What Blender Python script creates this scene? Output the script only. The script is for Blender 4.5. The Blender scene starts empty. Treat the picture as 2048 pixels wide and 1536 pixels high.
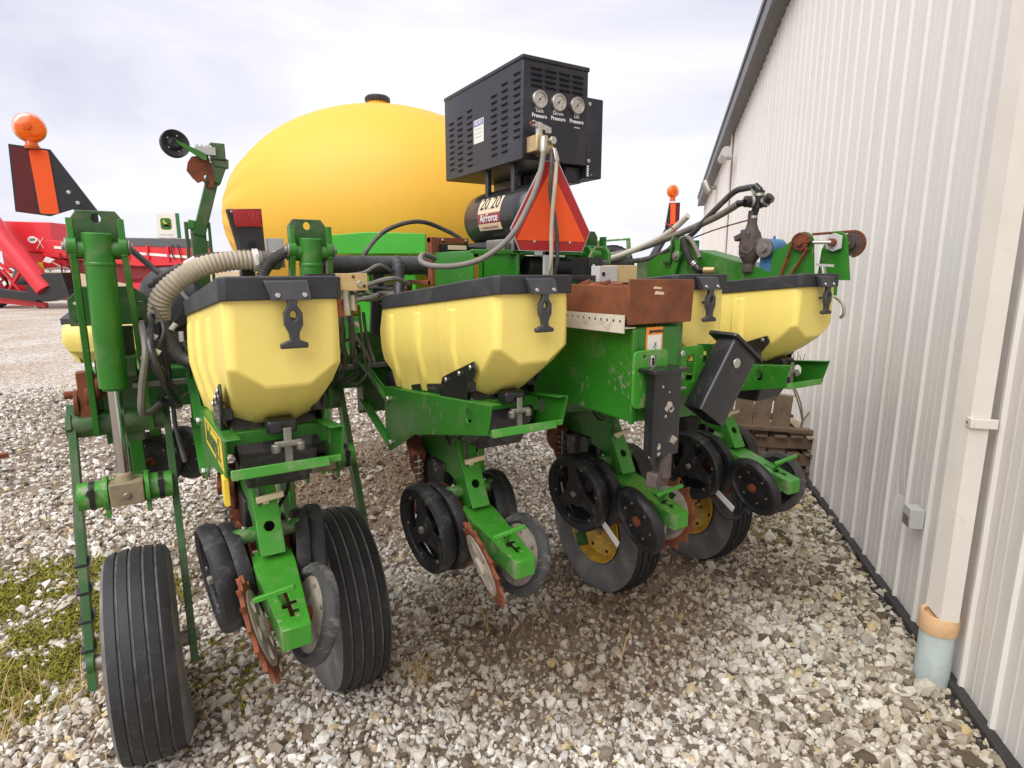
import bpy, bmesh, math, random
import numpy as np
from mathutils import Matrix, Vector, noise as mnoise
random.seed(7)
R = math.radians
scene = bpy.context.scene
col = scene.collection

# ------------------------------------------------------------------ camera
cd = bpy.data.cameras.new('camera'); cam = bpy.data.objects.new('camera', cd); col.objects.link(cam)
cam.location = (-.266, -1.646, 1.85)
cam.rotation_euler = (R(90 - 10.85), 0, R(-31.2))
cd.sensor_fit = 'HORIZONTAL'; cd.sensor_width = 36; cd.lens = 36 * 1190 / 2048
cd.clip_start = .05; cd.clip_end = 3000
scene.camera = cam

# ------------------------------------------------------------------ sky and sun (overcast)
SUN_EL, SUN_AZ = 52, 246
w = bpy.data.worlds.new('World'); scene.world = w; w.use_nodes = True
nt = w.node_tree; nt.nodes.clear()
N = nt.nodes.new; Lk = nt.links.new
out = N('ShaderNodeOutputWorld'); mixs = N('ShaderNodeMixShader')
sky = N('ShaderNodeTexSky'); sky.sky_type = 'NISHITA'; sky.sun_disc = False
sky.sun_elevation = R(SUN_EL); sky.sun_rotation = R(SUN_AZ)
b1 = N('ShaderNodeBackground'); b1.inputs[1].default_value = .10
Lk(sky.outputs[0], b1.inputs[0])
tc = N('ShaderNodeTexCoord'); mp = N('ShaderNodeMapping'); mp.inputs[3].default_value = (1.0, 1.0, 3.6)
mp.inputs[1].default_value = (2.9, .6, 1.1)
Lk(tc.outputs['Generated'], mp.inputs[0])
n1 = N('ShaderNodeTexNoise'); n1.inputs['Scale'].default_value = 1.6; n1.inputs['Detail'].default_value = 7
n1.inputs['Roughness'].default_value = .55; n1.inputs['Distortion'].default_value = .35
Lk(mp.outputs[0], n1.inputs[0])
rp = N('ShaderNodeValToRGB'); cr = rp.color_ramp
cr.elements[0].position = .36; cr.elements[0].color = (.61, .605, .725, 1)
cr.elements[1].position = .64; cr.elements[1].color = (.90, .895, .945, 1)
e = cr.elements.new(.50); e.color = (.76, .75, .84, 1)
Lk(n1.outputs[0], rp.inputs[0])
b2 = N('ShaderNodeBackground'); b2.inputs[1].default_value = .52
Lk(rp.outputs[0], b2.inputs[0])
mixs.inputs[0].default_value = .94
Lk(b1.outputs[0], mixs.inputs[1]); Lk(b2.outputs[0], mixs.inputs[2]); Lk(mixs.outputs[0], out.inputs[0])

sl = bpy.data.lights.new('sun', 'SUN'); so = bpy.data.objects.new('sun', sl); col.objects.link(so)
sl.energy = 1.5; sl.angle = R(60); sl.color = (1, .97, .92)
_az = R(SUN_AZ)
_sd = Vector((math.sin(_az) * math.cos(R(SUN_EL)), math.cos(_az) * math.cos(R(SUN_EL)), math.sin(R(SUN_EL))))
so.rotation_euler = _sd.to_track_quat('Z', 'Y').to_euler(); so.location = (-4, -6, 12)

vs = scene.view_settings
vs.view_transform = 'Standard'; vs.look = 'None'; vs.gamma = 1; vs.exposure = 1.16; vs.use_curve_mapping = False

# ------------------------------------------------------------------ materials
MATS = {}
def mat(name, c, rough=.5, metal=0, var=.0, vscale=6, bump=0, bscale=40, dirt=None, damt=.0, dscale=3, spec=.5, coat=0,
        dlo=.5, streak=False, chips=None):
    m = bpy.data.materials.new(name); m.use_nodes = True; t = m.node_tree
    p = t.nodes['Principled BSDF']
    p.inputs['Roughness'].default_value = rough; p.inputs['Metallic'].default_value = metal
    p.inputs['Specular IOR Level'].default_value = spec
    if coat: p.inputs['Coat Weight'].default_value = coat; p.inputs['Coat Roughness'].default_value = .2
    col4 = (*c, 1)
    p.inputs['Base Color'].default_value = col4
    src = None
    if var or bump or dirt:
        co = t.nodes.new('ShaderNodeTexCoord')
    if var:
        n = t.nodes.new('ShaderNodeTexNoise'); n.inputs['Scale'].default_value = vscale; n.inputs['Detail'].default_value = 6
        n.inputs['Roughness'].default_value = .65
        t.links.new(co.outputs['Object'], n.inputs[0])
        r = t.nodes.new('ShaderNodeValToRGB')
        r.color_ramp.elements[0].position = .3; r.color_ramp.elements[1].position = .7
        r.color_ramp.elements[0].color = (*[x * (1 - var) for x in c], 1)
        r.color_ramp.elements[1].color = (*[min(1, x * (1 + var)) for x in c], 1)
        t.links.new(n.outputs[0], r.inputs[0]); src = r.outputs[0]
        rr = t.nodes.new('ShaderNodeMapRange')
        rr.inputs[3].default_value = max(.05, rough - .12); rr.inputs[4].default_value = min(1, rough + .15)
        t.links.new(n.outputs[0], rr.inputs[0]); t.links.new(rr.outputs[0], p.inputs['Roughness'])
    if dirt:
        n = t.nodes.new('ShaderNodeTexNoise'); n.inputs['Scale'].default_value = dscale; n.inputs['Detail'].default_value = 9
        n.inputs['Roughness'].default_value = .7; n.inputs['Distortion'].default_value = .6
        if streak:
            mpn = t.nodes.new('ShaderNodeMapping'); mpn.inputs[3].default_value = (1, 1, .06)
            t.links.new(co.outputs['Object'], mpn.inputs[0]); t.links.new(mpn.outputs[0], n.inputs[0])
        else: t.links.new(co.outputs['Object'], n.inputs[0])
        r = t.nodes.new('ShaderNodeMapRange'); r.inputs[1].default_value = dlo; r.inputs[2].default_value = dlo + .22
        r.inputs[4].default_value = damt
        t.links.new(n.outputs[0], r.inputs[0])
        mx = t.nodes.new('ShaderNodeMix'); mx.data_type = 'RGBA'
        if src: t.links.new(src, mx.inputs[6])
        else: mx.inputs[6].default_value = col4
        mx.inputs[7].default_value = (*dirt, 1)
        t.links.new(r.outputs[0], mx.inputs[0]); src = mx.outputs[2]
    if chips:
        n = t.nodes.new('ShaderNodeTexNoise'); n.inputs['Scale'].default_value = 38; n.inputs['Detail'].default_value = 3
        t.links.new(co.outputs['Object'], n.inputs[0])
        n2 = t.nodes.new('ShaderNodeTexNoise'); n2.inputs['Scale'].default_value = 4; n2.inputs['Detail'].default_value = 2
        t.links.new(co.outputs['Object'], n2.inputs[0])
        ad = t.nodes.new('ShaderNodeMath'); ad.operation = 'ADD'; t.links.new(n.outputs[0], ad.inputs[0]); t.links.new(n2.outputs[0], ad.inputs[1])
        r = t.nodes.new('ShaderNodeMapRange'); r.inputs[1].default_value = 1.26; r.inputs[2].default_value = 1.30; r.inputs[4].default_value = .6
        t.links.new(ad.outputs[0], r.inputs[0])
        mx = t.nodes.new('ShaderNodeMix'); mx.data_type = 'RGBA'; t.links.new(src, mx.inputs[6]); mx.inputs[7].default_value = (*chips, 1)
        t.links.new(r.outputs[0], mx.inputs[0]); src = mx.outputs[2]
    if src: t.links.new(src, p.inputs['Base Color'])
    if bump:
        n = t.nodes.new('ShaderNodeTexNoise'); n.inputs['Scale'].default_value = bscale; n.inputs['Detail'].default_value = 5
        t.links.new(co.outputs['Object'], n.inputs[0])
        b = t.nodes.new('ShaderNodeBump'); b.inputs['Strength'].default_value = bump; b.inputs['Distance'].default_value = .004
        t.links.new(n.outputs[0], b.inputs['Height']); t.links.new(b.outputs[0], p.inputs['Normal'])
    MATS[name] = m
    return m
DUST = (.36, .31, .22)
GREEN = mat('green_paint', (.026, .19, .014), .38, var=.2, vscale=3, dirt=DUST, damt=.42, dscale=5, dlo=.54, coat=.15, bump=.08, bscale=60, chips=(.24, .22, .17))
GREEN_L = mat('green_paint_lit', (.05, .285, .022), .38, var=.14, vscale=5, dirt=DUST, damt=.65, dscale=9, dlo=.52, coat=.15, bump=.08, bscale=60, chips=(.34, .30, .22))  # same machine green, lightened in colour for parts that look lit
GREEN_D = mat('green_paint_dark', (.022, .10, .016), .42, var=.2, vscale=4, dirt=(.22, .19, .13), damt=.6, dscale=5, dlo=.50, coat=.1, chips=(.16, .10, .06))  # same green with shade put into the colour; also decal ink
GREEN_DIRTY = mat('green_paint_muddy', (.03, .17, .018), .5, var=.2, vscale=4, dirt=(.40, .34, .25), damt=.85, dscale=9, dlo=.47, bump=.15)
GREEN_N = mat('green_panel_new', (.06, .45, .03), .35, var=.05, coat=.4)
YEL = mat('yellow_poly', (.94, .76, .20), .42, var=.05, vscale=3, dirt=(.66, .47, .14), damt=.5, dscale=7, dlo=.52, streak=True, bump=.05, bscale=120)
YEL_T = mat('yellow_tank_poly', (.86, .475, .045), .5, var=.04, vscale=1.5, dirt=(.70, .42, .06), damt=.3, dscale=2, dlo=.55)
YEL_R = mat('yellow_rim_paint', (.72, .42, .03), .45, var=.2, vscale=10, dirt=(.22, .13, .06), damt=.8, dscale=9, dlo=.5)
YEL_S = mat('yellow_decal', (.85, .62, .05), .4)
LID = mat('charcoal_lid_plastic', (.036, .037, .041), .5, var=.3, vscale=4, dirt=(.25, .25, .25), damt=.25, dscale=6, dlo=.55, bump=.2, bscale=180)
LATCH = mat('grey_latch_plastic', (.048, .049, .054), .5, var=.15, dirt=(.3, .3, .3), damt=.2)
BLACK = mat('black_paint', (.012, .012, .0135), .42, var=.3, vscale=6, dirt=(.25, .22, .18), damt=.35, dscale=8, dlo=.58)
BLK_CAB = mat('black_cabinet_powdercoat', (.019, .018, .027), .38, var=.2, vscale=2, bump=.08, bscale=250, dirt=(.10, .10, .12), damt=.4, dscale=2.5)
DARK = mat('recess_shade_black', (.008, .008, .008), .8)  # near-black colour stands in for the shade inside slots and holes
RUB = mat('tyre_rubber', (.021, .021, .022), .62, var=.4, vscale=7, dirt=(.20, .19, .18), damt=.4, dscale=16, dlo=.56, bump=.25, bscale=70)
RUB_W = mat('weathered_tyre_sidewall', (.15, .145, .14), .8, var=.3, vscale=6, dirt=(.34, .27, .21), damt=.75, dscale=6, dlo=.5, bump=.25, bscale=60)
RUB_G = mat('dust_packed_groove', (.16, .155, .145), .85, var=.4, vscale=12, dirt=(.03, .03, .03), damt=.7, dscale=9, dlo=.5)
RUB_B = mat('gauge_wheel_rubber', (.016, .016, .017), .52, var=.4, vscale=9, dirt=(.24, .23, .22), damt=.4, dscale=11, dlo=.55, bump=.3, bscale=90)
RUB_D = mat('dusty_press_rubber', (.055, .055, .055), .7, var=.3, vscale=8, dirt=(.50, .47, .42), damt=.75, dscale=7, dlo=.48, bump=.3)
CHALK = mat('mud_caked_face', (.42, .37, .30), .9, var=.3, vscale=12, dirt=(.08, .075, .07), damt=.8, dscale=10, dlo=.52, bump=.5, bscale=60)
RUST = mat('rust', (.20, .055, .022), .8, var=.4, vscale=14, dirt=(.07, .03, .02), damt=.7, dscale=8, dlo=.52, bump=.5, bscale=90)
RUST_O = mat('orange_rust_sheet', (.20, .062, .022), .72, var=.35, vscale=9, dirt=(.085, .035, .024), damt=.9, dscale=4.5, dlo=.48, bump=.25, bscale=140)
RUST_W = mat('rusting_white_paint', (.62, .56, .46), .7, var=.1, dirt=(.25, .09, .04), damt=.95, dscale=9, dlo=.52, bump=.2)
STEEL = mat('zinc_bolt_steel', (.60, .58, .54), .38, 1, var=.2, vscale=20)
STEEL_D = mat('dull_steel', (.35, .33, .30), .5, .8, var=.3, vscale=14, dirt=(.2, .12, .07), damt=.6, dscale=14)
CHROME = mat('chrome_rod', (.75, .76, .78), .12, 1)
TANB = mat('tan_rod_end', (.30, .24, .15), .7, var=.3, vscale=12, dirt=(.12, .10, .07), damt=.7, dscale=12, bump=.3)
WHITE = mat('white_plastic', (.72, .70, .66), .5, var=.1)
GREYP = mat('light_grey_plastic', (.52, .52, .50), .5, var=.08)
HOSE = mat('black_rubber_hose', (.055, .052, .05), .5, var=.3, vscale=12, dirt=(.28, .25, .21), damt=.5, dscale=9)
HOSE_G = mat('faded_grey_hose', (.20, .185, .16), .6, var=.25, vscale=9)
HOSE_T = mat('tan_corrugated_hose', (.47, .41, .31), .65, var=.15, vscale=7, dirt=(.25, .21, .15), damt=.5, dscale=8)
HOSE_W = mat('milky_tube', (.58, .55, .47), .45, var=.15)
PVC = mat('grey_manifold_plastic', (.042, .043, .047), .42, var=.3, vscale=5, dirt=(.20, .20, .20), damt=.4, dscale=5)
BRASS = mat('brass', (.62, .47, .25), .45, .7, var=.25, vscale=15)
TANM = mat('tan_coated_block', (.62, .45, .22), .5, var=.1, dirt=(.35, .2, .08), damt=.5, dscale=14)
BLUE = mat('blue_pump_paint', (.055, .17, .36), .45, var=.2, vscale=9, dirt=(.18, .17, .16), damt=.5, dscale=12)
CASTI = mat('cast_iron', (.11, .085, .075), .7, .3, var=.4, vscale=14, dirt=(.2, .1, .06), damt=.6, dscale=11, bump=.5)
S_OR = mat('orange_reflective', (.98, .12, .025), .5, spec=.3)
S_RED = mat('red_reflective', (.46, .018, .02), .42, var=.12, vscale=30)
S_DRED = mat('dark_red_reflective', (.115, .006, .008), .4, var=.12, vscale=30)
def lens(name, c, rough=.15):
    m = mat(name, c, rough, coat=.5); p = m.node_tree.nodes['Principled BSDF']
    p.inputs['Subsurface Weight'].default_value = .0
    p.inputs['Transmission Weight'].default_value = .5
    p.inputs['IOR'].default_value = 1.3
    return m
AMBER = lens('amber_lens', (.95, .19, .004)); REDL = lens('red_lens', (.75, .015, .02))
RED = mat('red_implement_paint', (.68, .025, .035), .35, var=.08, vscale=1, coat=.3)
REDD = mat('dark_red_paint', (.20, .012, .014), .5, var=.15, vscale=1)
TARP = mat('grey_roll_tarp', (.10, .10, .11), .6)
STICK = mat('white_sticker', (.80, .78, .72), .5, var=.04)
STICKT = mat('cream_sticker', (.72, .60, .40), .5, var=.05, dirt=(.4, .3, .2), damt=.3)
OR_ST = mat('orange_sticker', (.85, .30, .05), .5)
BLUE_ST = mat('violet_sticker', (.22, .20, .45), .5)
MAROON = mat('maroon_sticker', (.28, .05, .05), .5)
INK = mat('black_ink', (.02, .02, .02), .6)
PAINTW = mat('white_print', (.80, .80, .80), .5)
SIGNG = mat('sign_green', (.02, .16, .04), .4)
SIDING = mat('off_white_siding', (.79, .76, .715), .36, var=.03, vscale=1.2, dirt=(.66, .60, .52), damt=.5, dscale=5, dlo=.5, streak=True)
TRIM = mat('cream_trim', (.78, .73, .66), .5, var=.05, vscale=3, dirt=(.35, .28, .2), damt=.35, dscale=8, dlo=.6)
FASCIA = mat('grey_fascia', (.12, .118, .12), .45, var=.1)
ROOFM = mat('roof_steel', (.30, .30, .30), .4, .3)
BASEK = mat('base_flashing', (.045, .04, .038), .7, var=.3)
PIPE = mat('pale_green_pipe', (.52, .60, .58), .45, var=.08, vscale=5, dirt=(.3, .3, .26), damt=.35, dscale=8)
COLLAR = mat('peach_pipe_collar', (.72, .46, .24), .55, var=.12, vscale=9, dirt=(.4, .25, .12), damt=.35, dscale=9)
WOOD = mat('weathered_wood', (.17, .115, .075), .85, var=.3, vscale=5, dirt=(.06, .045, .035), damt=.8, dscale=6, bump=.4, bscale=50)
WOODL = mat('pale_wood', (.36, .27, .18), .85, var=.25, vscale=6, bump=.3)
TWIG = mat('twig_bark', (.24, .19, .13), .9)
STRAW = mat('dry_straw', (.50, .35, .16), .9, var=.25, vscale=30)
WEED = mat('brown_weed', (.20, .085, .035), .9, var=.35, vscale=25)
MOSS = mat('moss', (.25, .24, .03), .95, var=.35, vscale=20)
GRASSG = mat('far_grass', (.16, .24, .045), .95, var=.2, vscale=.3)
LEAF = mat('far_leaf', (.05, .075, .035), .9, var=.3, vscale=2)
FIELD = mat('stubble_field', (.42, .31, .17), .95, var=.15, vscale=.05)

def gravel_mat():
    m = bpy.data.materials.new('gravel_ground'); m.use_nodes = True; t = m.node_tree; p = t.nodes['Principled BSDF']
    p.inputs['Roughness'].default_value = .9
    co = t.nodes.new('ShaderNodeTexCoord')
    v = t.nodes.new('ShaderNodeTexVoronoi'); v.inputs['Scale'].default_value = 27
    t.links.new(co.outputs['Object'], v.inputs[0])
    r = t.nodes.new('ShaderNodeValToRGB'); c = r.color_ramp
    for q in ((0, (.36, .30, .245, 1)), (.35, (.56, .50, .43, 1)), (.6, (.72, .66, .59, 1)), (1, (.84, .79, .73, 1))):
        e = c.elements[0] if q[0] == 0 else (c.elements[1] if q[0] == 1 else c.elements.new(q[0]))
        e.position = q[0]; e.color = q[1]
    sep = t.nodes.new('ShaderNodeSeparateColor'); t.links.new(v.outputs['Color'], sep.inputs[0]); t.links.new(sep.outputs[0], r.inputs[0])
    d = t.nodes.new('ShaderNodeMapRange'); d.inputs[1].default_value = .35; d.inputs[2].default_value = .75
    d.inputs[3].default_value = 1; d.inputs[4].default_value = .72  # colour darkens towards cell edges, painting shade between the stones
    t.links.new(v.outputs['Distance'], d.inputs[0])
    n = t.nodes.new('ShaderNodeTexNoise'); n.inputs['Scale'].default_value = .55; n.inputs['Detail'].default_value = 8
    t.links.new(co.outputs['Object'], n.inputs[0])
    r2 = t.nodes.new('ShaderNodeValToRGB'); r2.color_ramp.elements[0].position = .36; r2.color_ramp.elements[0].color = (.82, .72, .62, 1)
    r2.color_ramp.elements[1].position = .62; r2.color_ramp.elements[1].color = (1.0, .98, .95, 1)
    t.links.new(n.outputs[0], r2.inputs[0])
    m1 = t.nodes.new('ShaderNodeMix'); m1.data_type = 'RGBA'; m1.blend_type = 'MULTIPLY'; m1.inputs[0].default_value = 1
    t.links.new(r.outputs[0], m1.inputs[6]); t.links.new(r2.outputs[0], m1.inputs[7])
    m2 = t.nodes.new('ShaderNodeMix'); m2.data_type = 'RGBA'; m2.blend_type = 'MULTIPLY'; m2.inputs[0].default_value = 1
    t.links.new(m1.outputs[2], m2.inputs[6]); t.links.new(d.outputs[0], m2.inputs[7])
    t.links.new(m2.outputs[2], p.inputs['Base Color'])
    b = t.nodes.new('ShaderNodeBump'); b.inputs['Strength'].default_value = .8; b.inputs['Distance'].default_value = .02; b.invert = True
    t.links.new(v.outputs['Distance'], b.inputs['Height']); t.links.new(b.outputs[0], p.inputs['Normal'])
    return m
GRAVEL = gravel_mat()
def attr_mat(name, rough=.85):
    m = bpy.data.materials.new(name); m.use_nodes = True; t = m.node_tree; p = t.nodes['Principled BSDF']
    p.inputs['Roughness'].default_value = rough
    a = t.nodes.new('ShaderNodeAttribute'); a.attribute_name = 'tint'
    co = t.nodes.new('ShaderNodeTexCoord'); n = t.nodes.new('ShaderNodeTexNoise'); n.inputs['Scale'].default_value = 70
    n.inputs['Detail'].default_value = 4
    t.links.new(co.outputs['Object'], n.inputs[0])
    r = t.nodes.new('ShaderNodeMapRange'); r.inputs[3].default_value = .72; r.inputs[4].default_value = 1.22
    t.links.new(n.outputs[0], r.inputs[0])
    mx = t.nodes.new('ShaderNodeMix'); mx.data_type = 'RGBA'; mx.blend_type = 'MULTIPLY'; mx.inputs[0].default_value = 1
    t.links.new(a.outputs['Color'], mx.inputs[6]); t.links.new(r.outputs[0], mx.inputs[7])
    t.links.new(mx.outputs[2], p.inputs['Base Color'])
    return m
STONE = attr_mat('crushed_limestone')

# ------------------------------------------------------------------ mesh builder
def V(*a): return Vector(a)
def YZ(x): return Matrix(((0, 0, 1, x), (1, 0, 0, 0), (0, 1, 0, 0), (0, 0, 0, 1)))          # (a,b)->(x,a,b), normal +x
def XZ(y): return Matrix(((1, 0, 0, 0), (0, 0, -1, y), (0, 1, 0, 0), (0, 0, 0, 1)))         # (a,b)->(a,y,b), normal -y
def XY(z): return Matrix.Translation((0, 0, z))
def frame(o, d, up=(0, 0, 1)):
    z = Vector(d).normalized(); u = Vector(up)
    if abs(z.dot(u)) > .98: u = Vector((0, 1, 0))
    x = u.cross(z).normalized(); y = z.cross(x)
    return Matrix(((x.x, y.x, z.x, o[0]), (x.y, y.y, z.y, o[1]), (x.z, y.z, z.z, o[2]), (0, 0, 0, 1)))
class MB:
    def __init__(s): s.v = []; s.f = []; s.m = []; s.cur = 0
    def mi(s, i): s.cur = i; return s
    def add(s, vs, fs, T=None):
        b = len(s.v)
        s.v += [tuple(T @ Vector(p)) for p in vs] if T is not None else [tuple(p) for p in vs]
        for f in fs: s.f.append([b + i for i in f]); s.m.append(s.cur)
        return s
    def box(s, x0, x1, y0, y1, z0, z1, T=None):
        vs = [(x, y, z) for z in (z0, z1) for y in (y0, y1) for x in (x0, x1)]
        return s.add(vs, [(0, 2, 3, 1), (4, 5, 7, 6), (0, 1, 5, 4), (1, 3, 7, 5), (3, 2, 6, 7), (2, 0, 4, 6)], T)
    def bar(s, p, q, wd, h, up=(0, 0, 1)):
        L = (Vector(q) - Vector(p)).length
        if abs(up[0]) == 1: wd, h = h, wd
        return s.box(-wd / 2, wd / 2, -h / 2, h / 2, 0, L, frame(p, Vector(q) - Vector(p), up))
    def cyl(s, p, q, r, r2=None, seg=20, cap=True):
        r2 = r if r2 is None else r2; L = (Vector(q) - Vector(p)).length; T = frame(p, Vector(q) - Vector(p))
        return s.lathe([(r, 0), (r2, L)], T, seg, cap)
    def lathe(s, prof, T=None, seg=32, cap=True, close=False):
        vs = []; n = len(prof)
        for r, a in prof:
            for k in range(seg):
                t = 2 * math.pi * k / seg; vs.append((r * math.cos(t), r * math.sin(t), a))
        fs = []
        rng = n if close else n - 1
        for i in range(rng):
            j = (i + 1) % n
            for k in range(seg):
                k2 = (k + 1) % seg
                fs.append((i * seg + k, i * seg + k2, j * seg + k2, j * seg + k))
        if cap and not close:
            if prof[0][0] > 1e-5: fs.append(tuple(range(seg))[::-1])
            if prof[-1][0] > 1e-5: fs.append(tuple((n - 1) * seg + k for k in range(seg)))
        return s.add(vs, fs, T)
    def tube(s, pts, r, seg=10, smooth=8, corr=0, pitch=.02):
        P_ = [Vector(p) for p in pts]
        if smooth and len(P_) > 2:
            o = []
            for i in range(len(P_) - 1):
                a, b, c, d = P_[max(0, i - 1)], P_[i], P_[i + 1], P_[min(len(P_) - 1, i + 2)]
                for k in range(smooth):
                    t = k / smooth
                    o.append(.5 * ((2 * b) + (c - a) * t + (2 * a - 5 * b + 4 * c - d) * t * t + (3 * b - a - 3 * c + d) * t ** 3))
            o.append(P_[-1]); P_ = o
        if corr:
            Ls = [0]
            for i in range(1, len(P_)): Ls.append(Ls[-1] + (P_[i] - P_[i - 1]).length)
            n = int(Ls[-1] / (pitch / 4)); o = []; j = 0
            for k in range(n + 1):
                t = Ls[-1] * k / n
                while j < len(Ls) - 2 and Ls[j + 1] < t: j += 1
                f = (t - Ls[j]) / max(1e-9, Ls[j + 1] - Ls[j]); o.append(P_[j].lerp(P_[j + 1], min(1, f)))
            P_ = o
        vs = []; fs = []; up = None
        for i, p in enumerate(P_):
            d = (P_[min(i + 1, len(P_) - 1)] - P_[max(i - 1, 0)]).normalized()
            if up is None: up = d.orthogonal().normalized()
            up = (up - d * up.dot(d)).normalized(); sd = d.cross(up)
            rr = r + (corr * (1, .2, -1, .2)[i % 4] if corr else 0)
            for k in range(seg):
                t = 2 * math.pi * k / seg; vs.append(p + (up * math.cos(t) + sd * math.sin(t)) * rr)
        n = len(P_)
        for i in range(n - 1):
            for k in range(seg):
                k2 = (k + 1) % seg; fs.append((i * seg + k, i * seg + k2, (i + 1) * seg + k2, (i + 1) * seg + k))
        fs.append(tuple(range(seg))[::-1]); fs.append(tuple((n - 1) * seg + k for k in range(seg)))
        return s.add(vs, fs)
    def plate(s, outer, th, T=None, holes=()):
        if not holes:
            n = len(outer)
            area = sum(outer[i][0] * outer[(i + 1) % n][1] - outer[(i + 1) % n][0] * outer[i][1] for i in range(n))
            if area < 0: outer = outer[::-1]
            vs = [(a, b, -th / 2) for a, b in outer] + [(a, b, th / 2) for a, b in outer]
            fs = [tuple(range(n))[::-1], tuple(range(n, 2 * n))] + [(i, (i + 1) % n, n + (i + 1) % n, n + i) for i in range(n)]
            return s.add(vs, fs, T)
        bm = bmesh.new(); es = []; loops = []
        for lp in [outer] + list(holes):
            bv = [bm.verts.new((a, b, 0)) for a, b in lp]; loops.append(bv)
            for i in range(len(bv)): es.append(bm.edges.new((bv[i], bv[(i + 1) % len(bv)])))
        bmesh.ops.triangle_fill(bm, use_beauty=True, edges=es)
        bm.verts.index_update()
        vs0 = [v.co.copy() for v in bm.verts]; tr = [[v.index for v in f.verts] for f in bm.faces]
        n = len(vs0)
        tr = [t if (vs0[t[1]] - vs0[t[0]]).cross(vs0[t[2]] - vs0[t[0]]).z > 0 else t[::-1] for t in tr]
        vs = [(p.x, p.y, -th / 2) for p in vs0] + [(p.x, p.y, th / 2) for p in vs0]
        fs = [t[::-1] for t in tr] + [[n + i for i in t] for t in tr]
        for li, lp in enumerate(loops):
            idx = [v.index for v in lp]
            area = sum(vs0[idx[i]].x * vs0[idx[(i + 1) % len(idx)]].y - vs0[idx[(i + 1) % len(idx)]].x * vs0[idx[i]].y for i in range(len(idx)))
            if (area < 0) != (li > 0): idx = idx[::-1]
            for i in range(len(idx)):
                a, b = idx[i], idx[(i + 1) % len(idx)]; fs.append([a, b, n + b, n + a])
        bm.free()
        return s.add(vs, fs, T)
    def loft(s, rings, cap=True):
        n = len(rings[0]); vs = [p for r in rings for p in r]; fs = []
        for i in range(len(rings) - 1):
            for k in range(n):
                k2 = (k + 1) % n; fs.append((i * n + k, i * n + k2, (i + 1) * n + k2, (i + 1) * n + k))
        if cap: fs.append(tuple(range(n))[::-1]); fs.append(tuple((len(rings) - 1) * n + k for k in range(n)))
        return s.add(vs, fs)
    def bolt(s, p, d, r=.011, h=.008):
        return s.lathe([(r, 0), (r, h * .8), (r * .8, h)], frame(p, d), 6)
def circ(cx, cy, r, n=20, ry=None): return [(cx + r * math.cos(2 * math.pi * k / n), cy + (ry or r) * math.sin(2 * math.pi * k / n)) for k in range(n)]
def rrect(x0, x1, y0, y1, r, n=4):
    o = []
    for cx, cy, a0 in ((x1 - r, y1 - r, 0), (x0 + r, y1 - r, 90), (x0 + r, y0 + r, 180), (x1 - r, y0 + r, 270)):
        for k in range(n + 1):
            a = R(a0 + 90 * k / n); o.append((cx + r * math.cos(a), cy + r * math.sin(a)))
    return o
def obj(name, mb, mats, parent=None, bevel=0, ang=35, loc=None, segs=2):
    me = bpy.data.meshes.new(name); me.from_pydata([tuple(v) for v in mb.v], [], mb.f)
    for m in (mats if isinstance(mats, (list, tuple)) else [mats]): me.materials.append(m)
    me.polygons.foreach_set('material_index', mb.m)
    me.update(); me.shade_smooth(); me.set_sharp_from_angle(angle=R(ang))
    o = bpy.data.objects.new(name, me); col.objects.link(o)
    if parent is not None: o.parent = parent
    if loc is not None: o.location = loc
    if bevel:
        b = o.modifiers.new('bevel', 'BEVEL'); b.width = bevel; b.segments = segs; b.limit_method = 'ANGLE'; b.angle_limit = R(40)
        b.harden_normals = False
    return o
def tag(o, label=None, cat=None, group=None, kind=None):
    if label: o['label'] = label
    if cat: o['category'] = cat
    if group: o['group'] = group
    if kind: o['kind'] = kind
    return o
def empty(name, loc=(0, 0, 0), rz=0):
    o = bpy.data.objects.new(name, None); col.objects.link(o); o.location = loc; o.rotation_euler.z = rz; o.empty_display_size = .1
    return o
def dup(o, parent, loc=None):
    c = o.copy(); col.objects.link(c); c.parent = parent
    if loc is not None: c.location = loc
    for ch in list(o.children): dup(ch, c)
    return c
def text(name, s, size, T, m, parent, bold=0, sx=1, align='CENTER', ext=.0006):
    cu = bpy.data.curves.new(name, 'FONT'); cu.body = s; cu.size = size; cu.align_x = align; cu.align_y = 'CENTER'
    cu.extrude = ext; cu.offset = bold; cu.resolution_u = 3
    t = bpy.data.objects.new(name, cu)
    me = bpy.data.meshes.new_from_object(t); bpy.data.objects.remove(t)
    me.materials.clear(); me.materials.append(m)
    me.transform(T @ Matrix.Diagonal((sx, 1, 1, 1)))
    o = bpy.data.objects.new(name, me); col.objects.link(o); o.parent = parent
    return o

# ================================================================== SETTING
def sheet(name, x0, x1, y0, y1, z, m, rot=0):
    mb = MB(); mb.add([(x0, y0, z), (x1, y0, z), (x1, y1, z), (x0, y1, z)], [(0, 1, 2, 3)])
    o = obj(name, mb, m); o.rotation_euler.z = rot
    return tag(o, kind='structure')
g = sheet('ground', -900, 900, -900, 900, 0, GRAVEL)
SOIL = mat('gap_shade_fines', (.20, .152, .108), .95, var=.4, vscale=5, bump=.6, bscale=60, dirt=(.30, .25, .19), damt=.7, dscale=1.6, dlo=.5)  # fines under the stones, toned dark to paint shade into the gaps
mb = MB(); mb.add([(-.266 + 11.3 * math.sin(2 * math.pi * q / 64) * (1 + .03 * math.sin(q * 1.7)), -1.646 + 11.3 * math.cos(2 * math.pi * q / 64) * (1 + .03 * math.sin(q * 1.7)), .004) for q in range(64)][::-1], [tuple(range(64))]); tag(obj('soil', mb, SOIL), kind='structure')
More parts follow.
